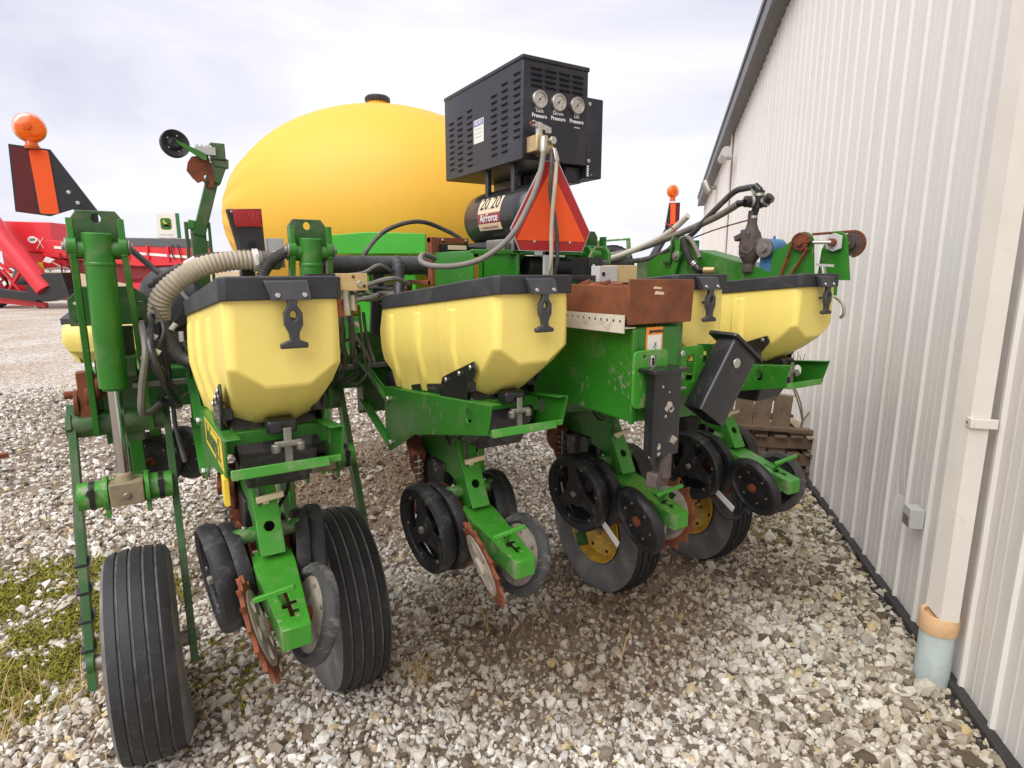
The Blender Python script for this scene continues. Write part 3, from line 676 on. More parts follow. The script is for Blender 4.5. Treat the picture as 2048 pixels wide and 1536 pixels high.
def make_unit():
    # frame: the two tapered side channels
    mb = MB()
    for x, sgn in ((-.137, 1), (.158, -1)):
        mb.plate(panel_poly(), .006, YZ(x), [circ(.105, 1.365, .022, 16, .026)] + [circ(.19 + .05 * q, 1.32, .005, 8) for q in (0, .7)])
        mb.bar((x + sgn * .018, -.05, 1.429), (x + sgn * .018, .955, 1.321), .036, .005, up=(0, 0, 1))      # top flange
        mb.bar((x + sgn * .015, -.024, 1.330), (x + sgn * .015, .58, 1.188), .030, .005)
        mb.mi(1); d = -sgn
        mb.bolt((x + d * .003, .90, 1.275), (d, 0, 0), .017, .014); mb.bolt((x + d * .003, .885, 1.075), (d, 0, 0), .017, .014)
        mb.mi(0)
    u = obj('row_unit', mb, [GREEN, STEEL], planter, .002)
    # rear lip and cross member
    mb = MB(); mb.add([(-.130, -.052, 1.322), (.118, -.052, 1.322), (.118, -.045, 1.350), (-.130, -.045, 1.350), (-.130, .0, 1.322), (.118, .0, 1.322), (.118, .0, 1.335), (-.130, .0, 1.335)],
                      [(0, 1, 2, 3), (3, 2, 6, 7), (1, 5, 6, 2), (4, 0, 3, 7), (0, 4, 5, 1), (5, 4, 7, 6)])
    mb.box(.118, .153, -.035, -.028, 1.325, 1.345)
    obj('rear_lip', mb, GREEN_L, u, .003)
    mb = MB(); mb.box(-.134, .155, .12, .15, 1.345, 1.405); obj('crossbar', mb, GREEN, u, .003)
    mb = MB(); mb.box(-.134, .155, .3, .33, 1.30, 1.38); obj('crossbar', mb, GREEN, u, .003)
    mb = MB(); mb.loft([[(-.07, .16, 1.22), (.10, .16, 1.22), (.10, .62, 1.20), (-.07, .62, 1.20)], [(-.10, .10, 1.34), (.13, .10, 1.34), (.13, .72, 1.28), (-.10, .72, 1.28)], [(-.115, .18, 1.46), (.14, .18, 1.46), (.14, .82, 1.36), (-.115, .82, 1.36)]])
    mb.cyl((.15, .3, 1.40), (.15, .52, 1.36), .045); mb.box(-.02, .06, .06, .12, 1.40, 1.44)
    obj('meter_housing', mb, BLACK, u, .008)
    # pale drive clip hanging at the back
    mb = MB(); mb.box(.018, .040, .045, .052, 1.29, 1.42); mb.mi(0)
    for x in (-.004, .062): mb.lathe([(.013, -.012), (.013, .012)], frame((x, .045, 1.365), (0, 0, 1)), 12); mb.box(min(x, .03), max(x, .03), .04, .052, 1.366, 1.378)
    mb.box(-.008, .066, .038, .05, 1.368, 1.384)
    obj('drive_clip', mb, [STEEL_D], u, .003)
    # main shank: deep side plates sweeping down to the rear, and curved rear strap with a hole
    prof = [(.86, 1.22), (.62, 1.26), (.45, 1.245), (.395, 1.13), (.345, 1.055), (.290, .955), (.335, .925), (.40, .955), (.43, 1.015), (.50, 1.03), (.62, .965), (.78, .965), (.88, 1.06)]
    mb = MB()
    for x in (-.036, .036): mb.plate(prof, .006, YZ(x))
    mb.box(-.036, .036, .55, .80, 1.20, 1.215)
    obj('shank', mb, GREEN, u, .002)
    pth = [(.445, 1.235), (.392, 1.128), (.342, 1.052), (.283, .945)]
    mb = MB(); hs = 0
    for i in range(3):
        (y0, z0), (y1, z1) = pth[i], pth[i + 1]
        L = math.hypot(y1 - y0, z1 - z0); T = frame((0, y0, z0), (0, -(z1 - z0), (y1 - y0)), up=(0, y0 - y1, z0 - z1))
        # local y runs up the strap
        mb.plate([(-.038, .002), (.038, .002), (.038, -L), (-.038, -L)], .006, T, [circ(0, -L * .24, .017, 18)] if i == 2 else ())
    mb.mi(1)
    mb.box(-.018, .018, .372, .392, 1.09, 1.115)
    obj('rear_strap', mb, [GREEN_L, DARK], u, .0015)
    mb = MB(); mb.bar((-.028, .362, 1.108), (.055, .348, 1.122), .016, .020); mb.bar((.0, .37, 1.09), (.0, .37, 1.11), .02, .02); obj('adjuster_tab', mb, STICKT, u, .003)
    # down pressure teeth rack seen inside the shank
    mb = MB()
    for q in range(7): mb.box(-.030, .030, .47 - q * .012, .476 - q * .012, 1.24 - q * .016, 1.247 - q * .016)
    mb.cyl((0, .50, 1.26), (0, .40, 1.12), .016); obj('adjuster_rack', mb, GREEN_DIRTY, u)
    # gauge wheel arm pivots
    for d in (-1, 1):
        mb = MB(); mb.cyl((d * .108, .385, .985), (d * .036, .385, .985), .026)
        mb.mi(1); mb.bolt((d * .108, .385, .985), (d, 0, 0), .017, .02); mb.bolt((d * .07, .385, 1.009), (0, 0, 1), .008, .01)
        obj('pivot_tube', mb, [GREEN_DIRTY, STEEL], u, .003)
    # closing wheel tail
    mb = MB()
    F_, B_ = (.345, .935), (-.035, .862)
    def tp(x, t, dz=0): return (x, F_[0] + (B_[0] - F_[0]) * t, F_[1] + (B_[1] - F_[1]) * t + dz)
    # top plate with keyhole slots, in its own tilted plane
    ty = Vector((0, F_[0] - B_[0], F_[1] - B_[1])); Lt = ty.length; ty.normalize()
    T = Matrix(((1, 0, 0, 0), (0, ty.y, -ty.z, B_[0]), (0, ty.z, ty.y, B_[1]), (0, 0, 0, 1)))
    slot = [(-.006, .045), (.006, .045), (.006, .06), (.022, .06), (.022, .075), (.006, .075), (.006, .098), (.024, .098), (.024, .113), (.006, .113), (.006, .175), (-.006, .175), (-.006, .12), (-.02, .10), (-.02, .085), (-.006, .085)]
    mb.plate([(-.040, 0), (.040, 0), (.062, Lt * .78), (.062, Lt), (-.062, Lt), (-.062, Lt * .78)], .006, T, [slot])
    obj('tail_bracket', mb, GREEN_L, u, .0015)
    mb = MB()
    for sx in (-1, 1):
        a, b, c_, d = tp(sx * .040, 1), tp(sx * .040, 1, -.062), tp(sx * .062, 0, -.075), tp(sx * .062, 0)
        mid_t, mid_b = tp(sx * .062, .22), tp(sx * .062, .22, -.08)
        q = [a, b, mid_b, c_, d, mid_t]; off = Vector((-sx * .006, 0, 0))
        vs = [Vector(p) for p in q] + [Vector(p) + off for p in q]; n = 6
        mb.add(vs, [tuple(range(6)), tuple(range(6, 12))[::-1]] + [(i, 6 + i, 6 + (i + 1) % 6, (i + 1) % 6) for i in range(6)])
        mb.mi(1); mb.bolt(tuple(Vector(tp(sx * .062, .06, -.04))), (sx, 0, 0), .014, .012); mb.mi(0)
    obj('tail_side', mb, [GREEN_DIRTY, STEEL], u, .001)
    mb = MB(); e0 = tp(-.040, 1); mb.box(-.040, .040, B_[0] - .004, B_[0] + .002, B_[1] - .062, B_[1] + .002); obj('tail_end', mb, GREEN_L, u, .003)
    mb = MB(); s0 = tp(-.004, .66, -.02); s1 = (-.035, .005, .958)
    mb.bar(s0, s1, .014, .010); mb.bar((-.098, .012, .950), (.005, -.030, .985), .014, .014); obj('pressure_lever', mb, GREEN_L, u, .002)
    # axle yoke under the tail
    mb = MB(); mb.cyl((-.055, .12, .80), (.055, .12, .80), .02); mb.bar((0, .12, .80), (0, .15, .87), .04, .03); obj('closing_axle', mb, RUST, u, .002)
    # gauge wheels
    gm = wheel_mesh(.187, .062)
    place(gm, 'gauge_wheel', [RUB_B, RUB_B, STEEL_D], u, (-.155, .46, .825), (-1, -.10, -.10), .4)
    place(wheel_mesh(.187, .062), 'gauge_wheel', [RUB_B, RUB_B, STEEL_D], u, (.152, .46, .825), (1, -.10, -.10), 1.1)
    for sx in (-1, 1):
        mb = MB(); mb.bar((sx * .085, .385, .985), (sx * .10, .455, .83), .022, .05, (1, 0, 0)); obj('gauge_arm', mb, CASTI, u, .006)
        mb = MB(); mb.lathe([(.02, -.004), (.178, -.003), (.185, 0), (.178, .003), (.02, .004)], None, 48)
        place(mb, 'opener_disc', RUST, u, (sx * .060, .46, .815), (sx, -.08, -.06))
        mb = MB(); mb.lathe([(.150, -.018), (.178, -.022), (.184, 0), (.178, .022), (.150, .018)], None, 44, close=True); mb.lathe([(.152, -.003), (.05, -.003), (.05, .003), (.152, .003)], None, 44, close=True)
        place(mb, 'depth_ring', RUB_B, u, (sx * .098, .43, .835), (sx, -.10, -.10))
    # seed tube guard, scraper and spring between the wheels
    mb = MB(); mb.bar((0, .56, 1.08), (0, .40, .66), .03, .05, (1, 0, 0)); mb.box(-.05, .05, .52, .74, .90, 1.06); obj('seed_tube', mb, BLACK, u, .006)
    mb = MB(); cs = []
    for q in range(120):
        a = q * .36; cs.append((-.10 + .018 * math.cos(a), .66 + .018 * math.sin(a), .86 + q * .0016))
    mb.tube(cs, .004, 6, 0); mb.cyl((-.10, .66, .84), (-.10, .66, 1.07), .006); obj('coil_spring', mb, STEEL_D, u)
    mb = MB()
    mb.bar((-.09, .68, 1.05), (-.07, .80, 1.10), .06, .05); mb.lathe([(.02, -.02), (.06, -.015), (.07, 0), (.06, .015), (.02, .02)], frame((-.06, .78, 1.0), (1, 0, 0)), 14); mb.bar((-.06, .76, .98), (-.05, .69, .82), .05, .03); mb.box(-.12, .02, .66, .72, .80, .84)
    obj('row_cleaner', mb, RUST, u, .005)
    mb = MB(); mb.tube([(.06, .5, 1.28), (.09, .47, 1.18), (.10, .52, 1.08), (.07, .56, 1.0)], .007, 8); mb.tube([(-.10, .3, 1.24), (-.06, .42, 1.17), (-.05, .5, 1.2)], .005, 6); mb.cyl((-.015, .40, 1.23), (-.02, .36, 1.06), .006)
    obj('sensor_cable', mb, HOSE, u)
    # parallel links to the toolbar
    for x in (-.142, .163):
        for (a, b) in (((.908, 1.275), (1.32, 1.405)), ((.893, 1.065), (1.30, 1.20))):
            mb = MB(); mb.bar((x, a[0], a[1]), (x, b[0], b[1]), .034, .010, (0, 0, 1)); mb.bar((x + (.012 if x < 0 else -.012), a[0], a[1]), (x + (.012 if x < 0 else -.012), b[0], b[1]), .008, .036, (0, 0, 1))
            obj('parallel_link', mb, GREEN, u, .002)
    mb = MB(); mb.box(-.15, .17, 1.325, 1.36, 1.12, 1.54)
    mb.box(-.152, -.142, 1.25, 1.33, 1.14, 1.48); mb.box(.163, .173, 1.25, 1.33, 1.14, 1.48); obj('head_bracket', mb, GREEN_D, u, .004)
    mb = MB(); mb.cyl((.03, 1.22, 1.30), (.03, 1.0, 1.22), .07, .06); mb.cyl((.03, 1.0, 1.22), (.03, .9, 1.19), .03); obj('air_spring', mb, RUB, u)
    return u
unit = make_unit()
u0, h0 = [unit], [hop]
for k in range(1, 4):
    u0.append(dup(unit, planter, (k * SP, 0, 0))); h0.append(dup(hop, planter, (k * SP, 0, 0)))
# closing wheels differ from row to row
def cw(kind, u, side):
    c = (side * .078, .125, .795)
    ax = (side, .13, -.30)
    if kind == 'spike':
        place(spiked_wheel_mesh(), 'spiked_closing_wheel', [RUST, CHALK], u, c, ax, .2)
    elif kind == 'chalk':
        place(press_wheel_mesh(), 'closing_wheel', [RUB_D, CHALK, STEEL_D, RUST], u, c, (-ax[0], -ax[1], -ax[2]), .1)
    elif kind == 'grey':
        place(press_wheel_mesh(), 'closing_wheel', [RUB_D, RUB_B, STEEL_D, RUST], u, c, (-ax[0], -ax[1], -ax[2]), .1)
    else:
        place(press_wheel_mesh(), 'closing_wheel', [RUB_B, RUB_B, STEEL, RUST], u, c, ax, .1)
cw('spike', u0[0], -1); cw('chalk', u0[0], 1)
cw('spike', u0[1], -1); cw('chalk', u0[1], 1)
cw('black', u0[2], -1); cw('spike', u0[2], 1)
cw('black', u0[3], -1); cw('grey', u0[3], 1)
# pale scraper blade by the black discs
for k in (2, 3):
    mb = MB(); mb.bar((-.10, .40, .745), (-.125, .20, .66), .006, .03, (1, 0, 0)); obj('scraper_blade', mb, WHITE, u0[k], .001)
# dark trailing spoon of the last row
mb = MB(); mb.tube([(.06, .62, .82), (.05, .50, .62), (.09, .44, .50), (.16, .42, .465), (.21, .40, .475)], .008, 8); mb.loft([[(x + .21, .40 + .030 * wd_ * math.cos(a), .478 + .012 * wd_ * math.sin(a) + x * .5) for a in [2 * math.pi * q / 10 for q in range(10)]] for x, wd_ in ((-.01, .15), (.012, .6), (.04, 1), (.068, .85), (.085, .2))])
obj('seed_firmer', mb, BLACK, u0[3], .0)
# decal and yellow tag on the first unit
mb = MB(); mb.box(-.146, -.132, .012, .06, 1.235, 1.312); obj('yellow_tag', mb, YEL_S, u0[0], .002)
Tl = Matrix(((0, 0, -1, -.1415), (-1, 0, 0, .30), (0, 1, 0, 1.350), (0, 0, 0, 1)))   # reads from the left
Td = Tl @ Matrix.Rotation(R(6.2), 4, 'Z')
mb = MB(); mb.plate([(-.30, -.05), (.30, -.05), (.30, .038), (-.30, .038)], .001, Td); mb.mi(1)
for dy in (-.038, .028): mb.plate([(-.295, dy), (.295, dy), (.295, dy + .003), (-.295, dy + .003)], .0014, Td)
obj('stripe_decal', mb, [YEL_S, GREEN_D], u0[0])
text('decal_lettering', 'MaxEmerge 2', .09, Td @ Matrix.Translation((0, -.006, .001)), GREEN_D, u0[0], .002, .95)

# ---- transport wheels
TY, TZ_, TR_, TW = .90, .385, .40, .205
def tyre_mesh(flat):
    mb = MB(); W2 = TW / 2; pr = [(.215, -.065), (.225, -.075), (.27, -.098), (.32, -W2), (.36, -.098), (.382, -.088)]
    gx = (-.055, -.019, .019, .055)
    top = [(-.088, .382)]
    def crown(a): return .40 - .016 * (a / .088) ** 2
    cur = []
    for g_ in gx: cur += [(g_ - .0055, crown(g_)), (g_ - .0035, crown(g_) - .009), (g_ + .0035, crown(g_) - .009), (g_ + .0055, crown(g_))]
    pr += [(crown(-.08), -.08)] + [(r, a) for a, r in cur] + [(crown(.08), .08)]
    pr += [(.382, .088), (.36, .098), (.32, W2), (.27, .098), (.225, .075), (.215, .065)]
    n0 = len(pr); seg = 72
    mb.lathe(pr, frame((0, 0, 0), (1, 0, 0)), seg, cap=False)
    # material: tread vs sidewall
    mb.m = [(2 if (i // seg) in (8, 12, 16, 20) else 0) if 5 <= (i // seg) <= n0 - 7 else 1 for i in range(len(mb.f))]
    nv = []
    for (x, y, z) in mb.v:
        lim = -TZ_ + .004
        s_ = max(0, (-z - .19) / .2)                 # low part of the carcass bulges where it carries weight
        x = x * (1 + flat * s_ ** 1.5 * max(0, 1 - abs(y) / .32))
        if z < lim: z = lim
        nv.append((x, y, z))
    mb.v = nv
    return mb
def rim_mesh():
    mb = MB()
    mb.lathe([(.218, -.075), (.222, -.083), (.212, -.085), (.200, -.06), (.190, -.03), (.150, -.022), (.105, .0), (.06, .0), (.06, .03), (.19, .03), (.2, .06), (.215, .08)], frame((0, 0, 0), (1, 0, 0)), 48, cap=False)
    mb.mi(1); mb.cyl((-.05, 0, 0), (.05, 0, 0), .05, seg=20)
    for k in range(5):
        a = 2 * math.pi * k / 5; mb.bolt((-.004, .083 * math.cos(a), .083 * math.sin(a)), (-1, 0, 0), .011, .014)
    for k in range(8):
        a = 2 * math.pi * (k + .5) / 8; mb.mi(2); mb.cyl((-.0295, .168 * math.cos(a), .168 * math.sin(a)), (-.022, .168 * math.cos(a), .168 * math.sin(a)), .010, seg=10)
    return mb
def make_lift(k, x0, flat):
    t = obj('transport_wheel', rim_mesh(), [YEL_R, STEEL_D, DARK], planter, loc=(x0, TY, TZ_), ang=30)
    ty_ = obj('tyre', tyre_mesh(flat), [RUB, RUB_W, RUB_G], t, ang=28)
    ty_.scale.x = 1.14 if k < 2 else 1.0
    mb = MB(); mb.cyl((-.19, 0, 0), (.17, 0, 0), .03); obj('axle', mb, STEEL_D, t)
    # lift frame, in coordinates relative to the tyre centre line
    mb = MB(); mb.box(-.07, .07, 1.22, 1.36, 1.42, 1.50); mb.box(-.07, .07, 1.335, 1.36, 1.12, 1.62)
    f = obj('lift_frame', mb, GREEN_D, planter, .004, loc=(x0, 0, 0))
    for sx, x in ((-1, -.180), (1, .158)):
        mb = MB(); mb.bar((x, 1.365, 1.29), (x, .86, .30), .028, .072, (1, 0, 0)); mb.cyl((x - .012, .9, TZ_), (x + .012, .9, TZ_), .045)
        mb.mi(1); mb.bolt((x - .012 if sx < 0 else x + .012, .9, TZ_), (sx, 0, 0), .022, .016); mb.bolt((x + sx * .008, 1.24, 1.08), (sx, 0, 0), .012, .012)
        obj('wheel_arm', mb, [GREEN_D, STEEL_D], f, .003)
    mb = MB(); mb.cyl((-.178, 1.335, 1.215), (.156, 1.335, 1.215), .052, seg=28); mb.cyl((-.20, 1.335, 1.215), (-.178, 1.335, 1.215), .062, seg=6); obj('pivot_tube', mb, GREEN_D, f, .003)
    mb = MB(); mb.cyl((-.172, 1.125, .972), (.150, 1.125, .972), .054, seg=28); obj('cross_tube', mb, GREEN_L, f)
    for x in (-.078, .062):
        mb = MB(); mb.plate(circ(1.115, .975, .070, 24) , .016, YZ(x)); mb.box(x - .008, x + .008, 1.07, 1.13, .885, .93)
        obj('clevis_plate', mb, GREEN_L, f, .002)
    mb = MB(); mb.box(-.066, .050, 1.045, 1.15, .935, 1.025); mb.cyl((-.012, 1.10, 1.02), (-.012, 1.10, 1.055), .036, .026); mb.mi(1); mb.cyl((-.008, 1.044, .975), (-.008, 1.036, .975), .014, seg=8); obj('rod_end', mb, [TANB, STEEL_D], f, .006)
    for x in (-.125, .11):
        mb = MB(); mb.lathe([(.0545, -.009), (.058, -.009), (.058, .009), (.0545, .009)], frame((x, 1.125, .972), (1, 0, 0)), 28, close=True); mb.box(x - .011, x + .011, 1.06, 1.075, .985, 1.01); obj('cable_tie', mb, BLACK, f)
    # cylinder and chrome rod
    a, b = Vector((.0, 1.075, 1.985)), Vector((-.010, 1.105, 1.40)); d = (b - a).normalized()
    mb = MB(); T = frame(a, d); L = (b - a).length
    mb.lathe([(.044, 0), (.049, .004), (.049, .105), (.0515, .109), (.0515, .116), (.049, .12), (.049, L - .004), (.046, L), (.038, L), (.038, L + .008)], T, 40)
    mb.cyl(a + d * .06 + V(-.075, 0, 0), a + d * .06 + V(.075, 0, 0), .028)
    obj('hydraulic_cylinder', mb, GREEN, f, ang=30)
    mb = MB(); mb.cyl(b + d * .004, (-.012, 1.108, 1.03), .0235, seg=28); obj('piston_rod', mb, CHROME, f)
    # upright head plate with its hole, side straps and pins
    mb = MB(); mb.plate([(-.082, 1.90), (-.082, 2.035), (-.060, 2.068), (.062, 2.068), (.084, 2.035), (.084, 1.90)], .012, XZ(1.135), [circ(.0, 2.040, .015, 18, .017)])
    mb.box(-.082, .084, 1.13, 1.20, 1.89, 1.91); obj('head_plate', mb, GREEN_D, f, .003)
    for sx, x in ((-1, -.078), (1, .078)):
        mb = MB(); mb.bar((x, 1.075, 2.035), (x, 1.075, 1.90), .020, .040, (1, 0, 0)); mb.bar((x, 1.075, 1.93), (x + sx * .02, 1.30, 1.18), .022, .045, (1, 0, 0)); mb.cyl((x - .014, 1.075, 1.935), (x + .014, 1.075, 1.935), .034, seg=24)
        obj('mast_strap', mb, GREEN, f, .002)
        mb = MB(); mb.cyl((x + sx * .014, 1.075, 1.935), (x + sx * .022, 1.075, 1.935), .030, seg=20); mb.cyl((x + sx * .022, 1.075, 1.935), (x + sx * .032, 1.075, 1.935), .016, seg=14); obj('pin', mb, STEEL_D, f, .002)
    mb = MB(); mb.plate([(-.135, 1.63), (.125, 1.63), (.135, 1.66), (.135, 1.745), (.085, 1.785), (-.085, 1.785), (-.135, 1.735)], .010, XZ(1.275), [circ(-.11, 1.72, .009, 10, .006), circ(.11, 1.72, .009, 10, .006), circ(-.105, 1.648, .009, 10, .006), circ(.105, 1.648, .009, 10, .006)])
    mb.box(-.03, .03, 1.28, 1.37, 1.43, 1.70)
    obj('mast_plate', mb, GREEN_D, f, .002)
    return t, f
XT = (-.405, .360, 1.912, 2.674)
FL = (.34, .30, .12, .15)
lifts = [make_lift(k, x, FL[k]) for k, x in enumerate(XT)]
# hydraulic line on the first lift frame
f1 = lifts[0][1]
mb = MB(); mb.tube([(-.12, 1.06, 1.02), (-.155, 1.10, .97), (-.19, 1.18, .93), (-.195, 1.15, .85), (-.195, .98, .52), (-.195, .90, .40)], .008, 8); obj('hydraulic_line', mb, HOSE, f1)
for q in range(4):
    t_ = .18 + q * .2; mb = MB(); p = V(-.18, 1.12, .81).lerp(V(-.18, .88, .34), t_); mb.box(-.026, .024, -.045, .045, -.004, .004, Matrix.Translation(p)); obj('cable_tie', mb, BLACK, f1)
# fan housing, sprocket cluster at the outer end of the bar
mb = MB(); mb.lathe([(.10, -.05), (.135, -.05), (.14, -.02), (.14, .04), (.11, .05), (.05, .055)], frame((-.17, 1.48, 1.72), (-.55, -.8, .1)), 36); mb.box(-.30, -.06, 1.44, 1.54, 1.42, 1.62)
obj('blower_housing', mb, PVC, planter, .004)
mb = MB()
for x in (-.56, -.52, -.48): mb.lathe([(.025, -.008), (.055, -.008), (.055, .008), (.025, .008)], frame((x, 1.34, 1.34 + (x + .52) * .8), (1, 0, 0)), 14)
mb.cyl((-.60, 1.34, 1.345), (-.42, 1.34, 1.345), .016); mb.box(-.55, -.49, 1.30, 1.36, 1.25, 1.44)
obj('sprocket_cluster', mb, RUST, planter, .003)

# ---- corrugated hoses and harness behind the first hopper
mb = MB(); mb.tube([(-.235, 1.20, 1.66), (-.222, 1.17, 1.735), (-.167, 1.15, 1.80), (-.072, 1.15, 1.86), (.043, 1.15, 1.887), (.165, 1.15, 1.893)], .040, 20, 10, .0028, .017); obj('air_hose', mb, HOSE_T, planter)
mb = MB(); mb.lathe([(.0445, -.012), (.048, -.012), (.048, .012), (.0445, .012)], frame((.142, 1.15, 1.892), (1, 0, .05)), 24, close=True); mb.box(.136, .148, 1.095, 1.11, 1.87, 1.915); mb.mi(1); mb.cyl((.15, 1.15, 1.893), (.24, 1.18, 1.89), .040); obj('hose_clamp', mb, [WHITE, HOSE_G], planter, .002)
mb = MB(); mb.tube([(.147, 1.08, 1.77), (.160, 1.09, 1.835), (.202, 1.1, 1.888), (.260, 1.1, 1.925), (.305, 1.11, 1.94)], .023, 14, 8, .0018, .010); obj('wiring_conduit', mb, HOSE, planter)
mb = MB(); mb.tube([(-.235, 1.22, 1.80), (-.19, 1.20, 1.832), (-.14, 1.18, 1.862)], .018, 10); mb.tube([(-.26, 1.23, 1.785), (-.235, 1.22, 1.80)], .011, 8); mb.tube([(-.14, 1.18, 1.862), (-.08, 1.18, 1.90), (-.02, 1.2, 1.915), (.06, 1.22, 1.92)], .008, 8); mb.mi(1); mb.cyl((-.125, 1.18, 1.873), (-.085, 1.18, 1.897), .011); obj('harness_plug', mb, [HOSE, WHITE], planter)
mb = MB(); mb.tube([(-.45, 1.3, 2.0), (-.36, 1.3, 1.98), (-.25, 1.28, 1.87), (-.2, 1.25, 1.82)], .012, 8); obj('lamp_cable', mb, HOSE, planter)
mb = MB(); mb.tube([(-.22, 1.18, 1.64), (-.205, 1.15, 1.55), (-.17, 1.12, 1.49), (-.10, 1.08, 1.47)], .026, 12); mb.tube([(-.19, 1.22, 1.70), (-.235, 1.2, 1.62), (-.245, 1.2, 1.50), (-.22, 1.22, 1.38), (-.22, 1.2, 1.2), (-.2, 1.14, 1.05)], .009, 8); mb.tube([(-.13, 1.2, 1.72), (-.17, 1.19, 1.66), (-.22, 1.18, 1.6)], .010, 8)
obj('hose_bundle', mb, HOSE, planter)
mb = MB(); mb.cyl((-.20, 1.15, 1.61), (-.18, 1.15, 1.635), .011); mb.cyl((-.165, 1.16, 1.56), (-.165, 1.16, 1.60), .010); obj('wire_tag', mb, WHITE, planter)

# ---- tail lamp on its black post
mb = MB(); mb.plate([(.044, 2.098), (.182, 2.106), (.186, 1.90), (.085, 1.895)], .03, XZ(1.165)); mb.box(.09, .17, 1.16, 1.36, 1.86, 1.90); mb.box(.10, .16, 1.30, 1.36, 1.42, 1.88)
tl = obj('tail_lamp', mb, BLACK, planter, .003)
mb = MB(); mb.plate([(.066, 2.096), (.174, 2.100), (.177, 2.030), (.074, 2.027)], .028, XZ(1.145))
for q in range(14): mb.box(.074 + q * .0075, .0765 + q * .0075, 1.128, 1.133, 2.034, 2.092)
obj('lens', mb, REDL, tl, .002)
mb = MB(); mb.cyl((.135, 1.149, 1.955), (.135, 1.143, 1.955), .016); mb.mi(1); mb.bolt((.064, 1.149, 2.088), (0, -1, 0), .005, .004); mb.bolt((.176, 1.149, 2.038), (0, -1, 0), .005, .004); obj('grommet', mb, [DARK, STEEL], tl)
mb = MB(); mb.box(.20, .265, 1.16, 1.24, 1.86, 1.985); mb.mi(1); mb.box(.205, .26, 1.157, 1.16, 1.90, 1.93); obj('junction_box', mb, [GREYP, WHITE], planter, .004)
# ---- vacuum manifold and drop elbow
mb = MB(); mb.cyl((.43, 1.25, 1.872), (.985, 1.25, 1.872), .046, seg=28); mb.cyl((.985, 1.25, 1.872), (1.02, 1.25, 1.82), .04)
for x in (.56, .64, .88): mb.lathe([(.046, -.004), (.0485, -.004), (.0485, .004), (.046, .004)], frame((x, 1.25, 1.872), (1, 0, 0)), 28, close=True)
mb.cyl((.72, 1.25, 1.872), (.72, 1.36, 1.5), .03); mb.cyl((.50, 1.25, 1.872), (.50, 1.38, 1.42), .025)
mn = obj('vacuum_manifold', mb, PVC, planter)
mb = MB(); mb.tube([(.80, 1.235, 1.885), (.792, 1.19, 1.895), (.785, 1.15, 1.87), (.782, 1.14, 1.80), (.765, 1.10, 1.72)], .026, 14); mb.lathe([(.030, -.02), (.030, .02)], frame((.785, 1.155, 1.865), (.05, .2, 1)), 20); obj('drop_elbow', mb, PVC, mn)
mb = MB(); mb.tube([(.69, 1.38, 1.87), (.70, 1.4, 1.93), (.813, 1.4, 2.047), (.993, 1.4, 2.102), (1.152, 1.4, 2.064), (1.26, 1.38, 2.0), (1.29, 1.36, 1.92)], .0115, 10); obj('arched_hose', mb, HOSE, planter)
# ---- small valve block and plumbing between the first two hoppers
mb = MB(); mb.box(.43, .535, .86, .92, 1.765, 1.836); mb.mi(1); mb.box(.405, .43, .865, .915, 1.765, 1.836); mb.mi(2); mb.cyl((.50, .855, 1.793), (.50, .845, 1.793), .013); mb.mi(3)
for x, z in ((.475, 1.822), (.522, 1.783)): mb.cyl((x, .8595, z), (x, .857, z), .007, seg=10)
mb.mi(2); mb.cyl((.45, .89, 1.765), (.45, .89, 1.66), .016); mb.cyl((.478, .89, 1.745), (.478, .89, 1.68), .014); mb.mi(4); mb.box(.37, .44, .88, .93, 1.655, 1.68); mb.box(.385, .43, .885, .925, 1.68, 1.73); mb.mi(5); mb.box(.29, .405, .87, .93, 1.80, 1.835); mb.cyl((.40, .87, 1.79), (.40, .84, 1.79), .014)
mb.mi(1); mb.box(.44, .47, .92, 1.36, 1.70, 1.73)
obj('valve_block', mb, [TANM, BRASS, STEEL, RUST, RUST, BLACK], planter, .002)
mb = MB(); rn = random.Random(2)
for q in range(9):
    y0 = .95 + rn.random() * .3; z0 = 1.68 + rn.random() * .16
    mb.tube([(.52, y0, z0), (.60, y0 + rn.uniform(-.05, .1), z0 + rn.uniform(-.03, .04)), (.70, y0 + rn.uniform(0, .15), z0 + rn.uniform(-.04, .06)), (.82, y0 + .12, z0 + rn.uniform(-.06, .04))], rn.choice((.006, .009, .011)), 7)
obj('hydraulic_lines', mb, HOSE_G, planter)
mb = MB(); mb.tube([(.515, .93, 1.70), (.525, .95, 1.60), (.54, .97, 1.50), (.56, 1.0, 1.40), (.60, .98, 1.31)], .006, 8); mb.tube([(.46, 1.0, 1.68), (.45, 1.0, 1.55), (.47, 1.02, 1.45), (.46, 1.1, 1.35)], .012, 8); mb.tube([(.57, 1.05, 1.66), (.575, 1.03, 1.55), (.60, 1.0, 1.42)], .008, 8)
obj('vacuum_line', mb, HOSE, planter)
mb = MB(); mb.box(.36, .50, 1.28, 1.34, 1.44, 1.70); mb.box(.38, .48, 1.25, 1.28, 1.50, 1.56); mb.mi(1); mb.box(.30, .52, 1.22, 1.25, 1.40, 1.425); obj('mid_mast_bracket', mb, [GREEN_D, RUST], planter, .003)

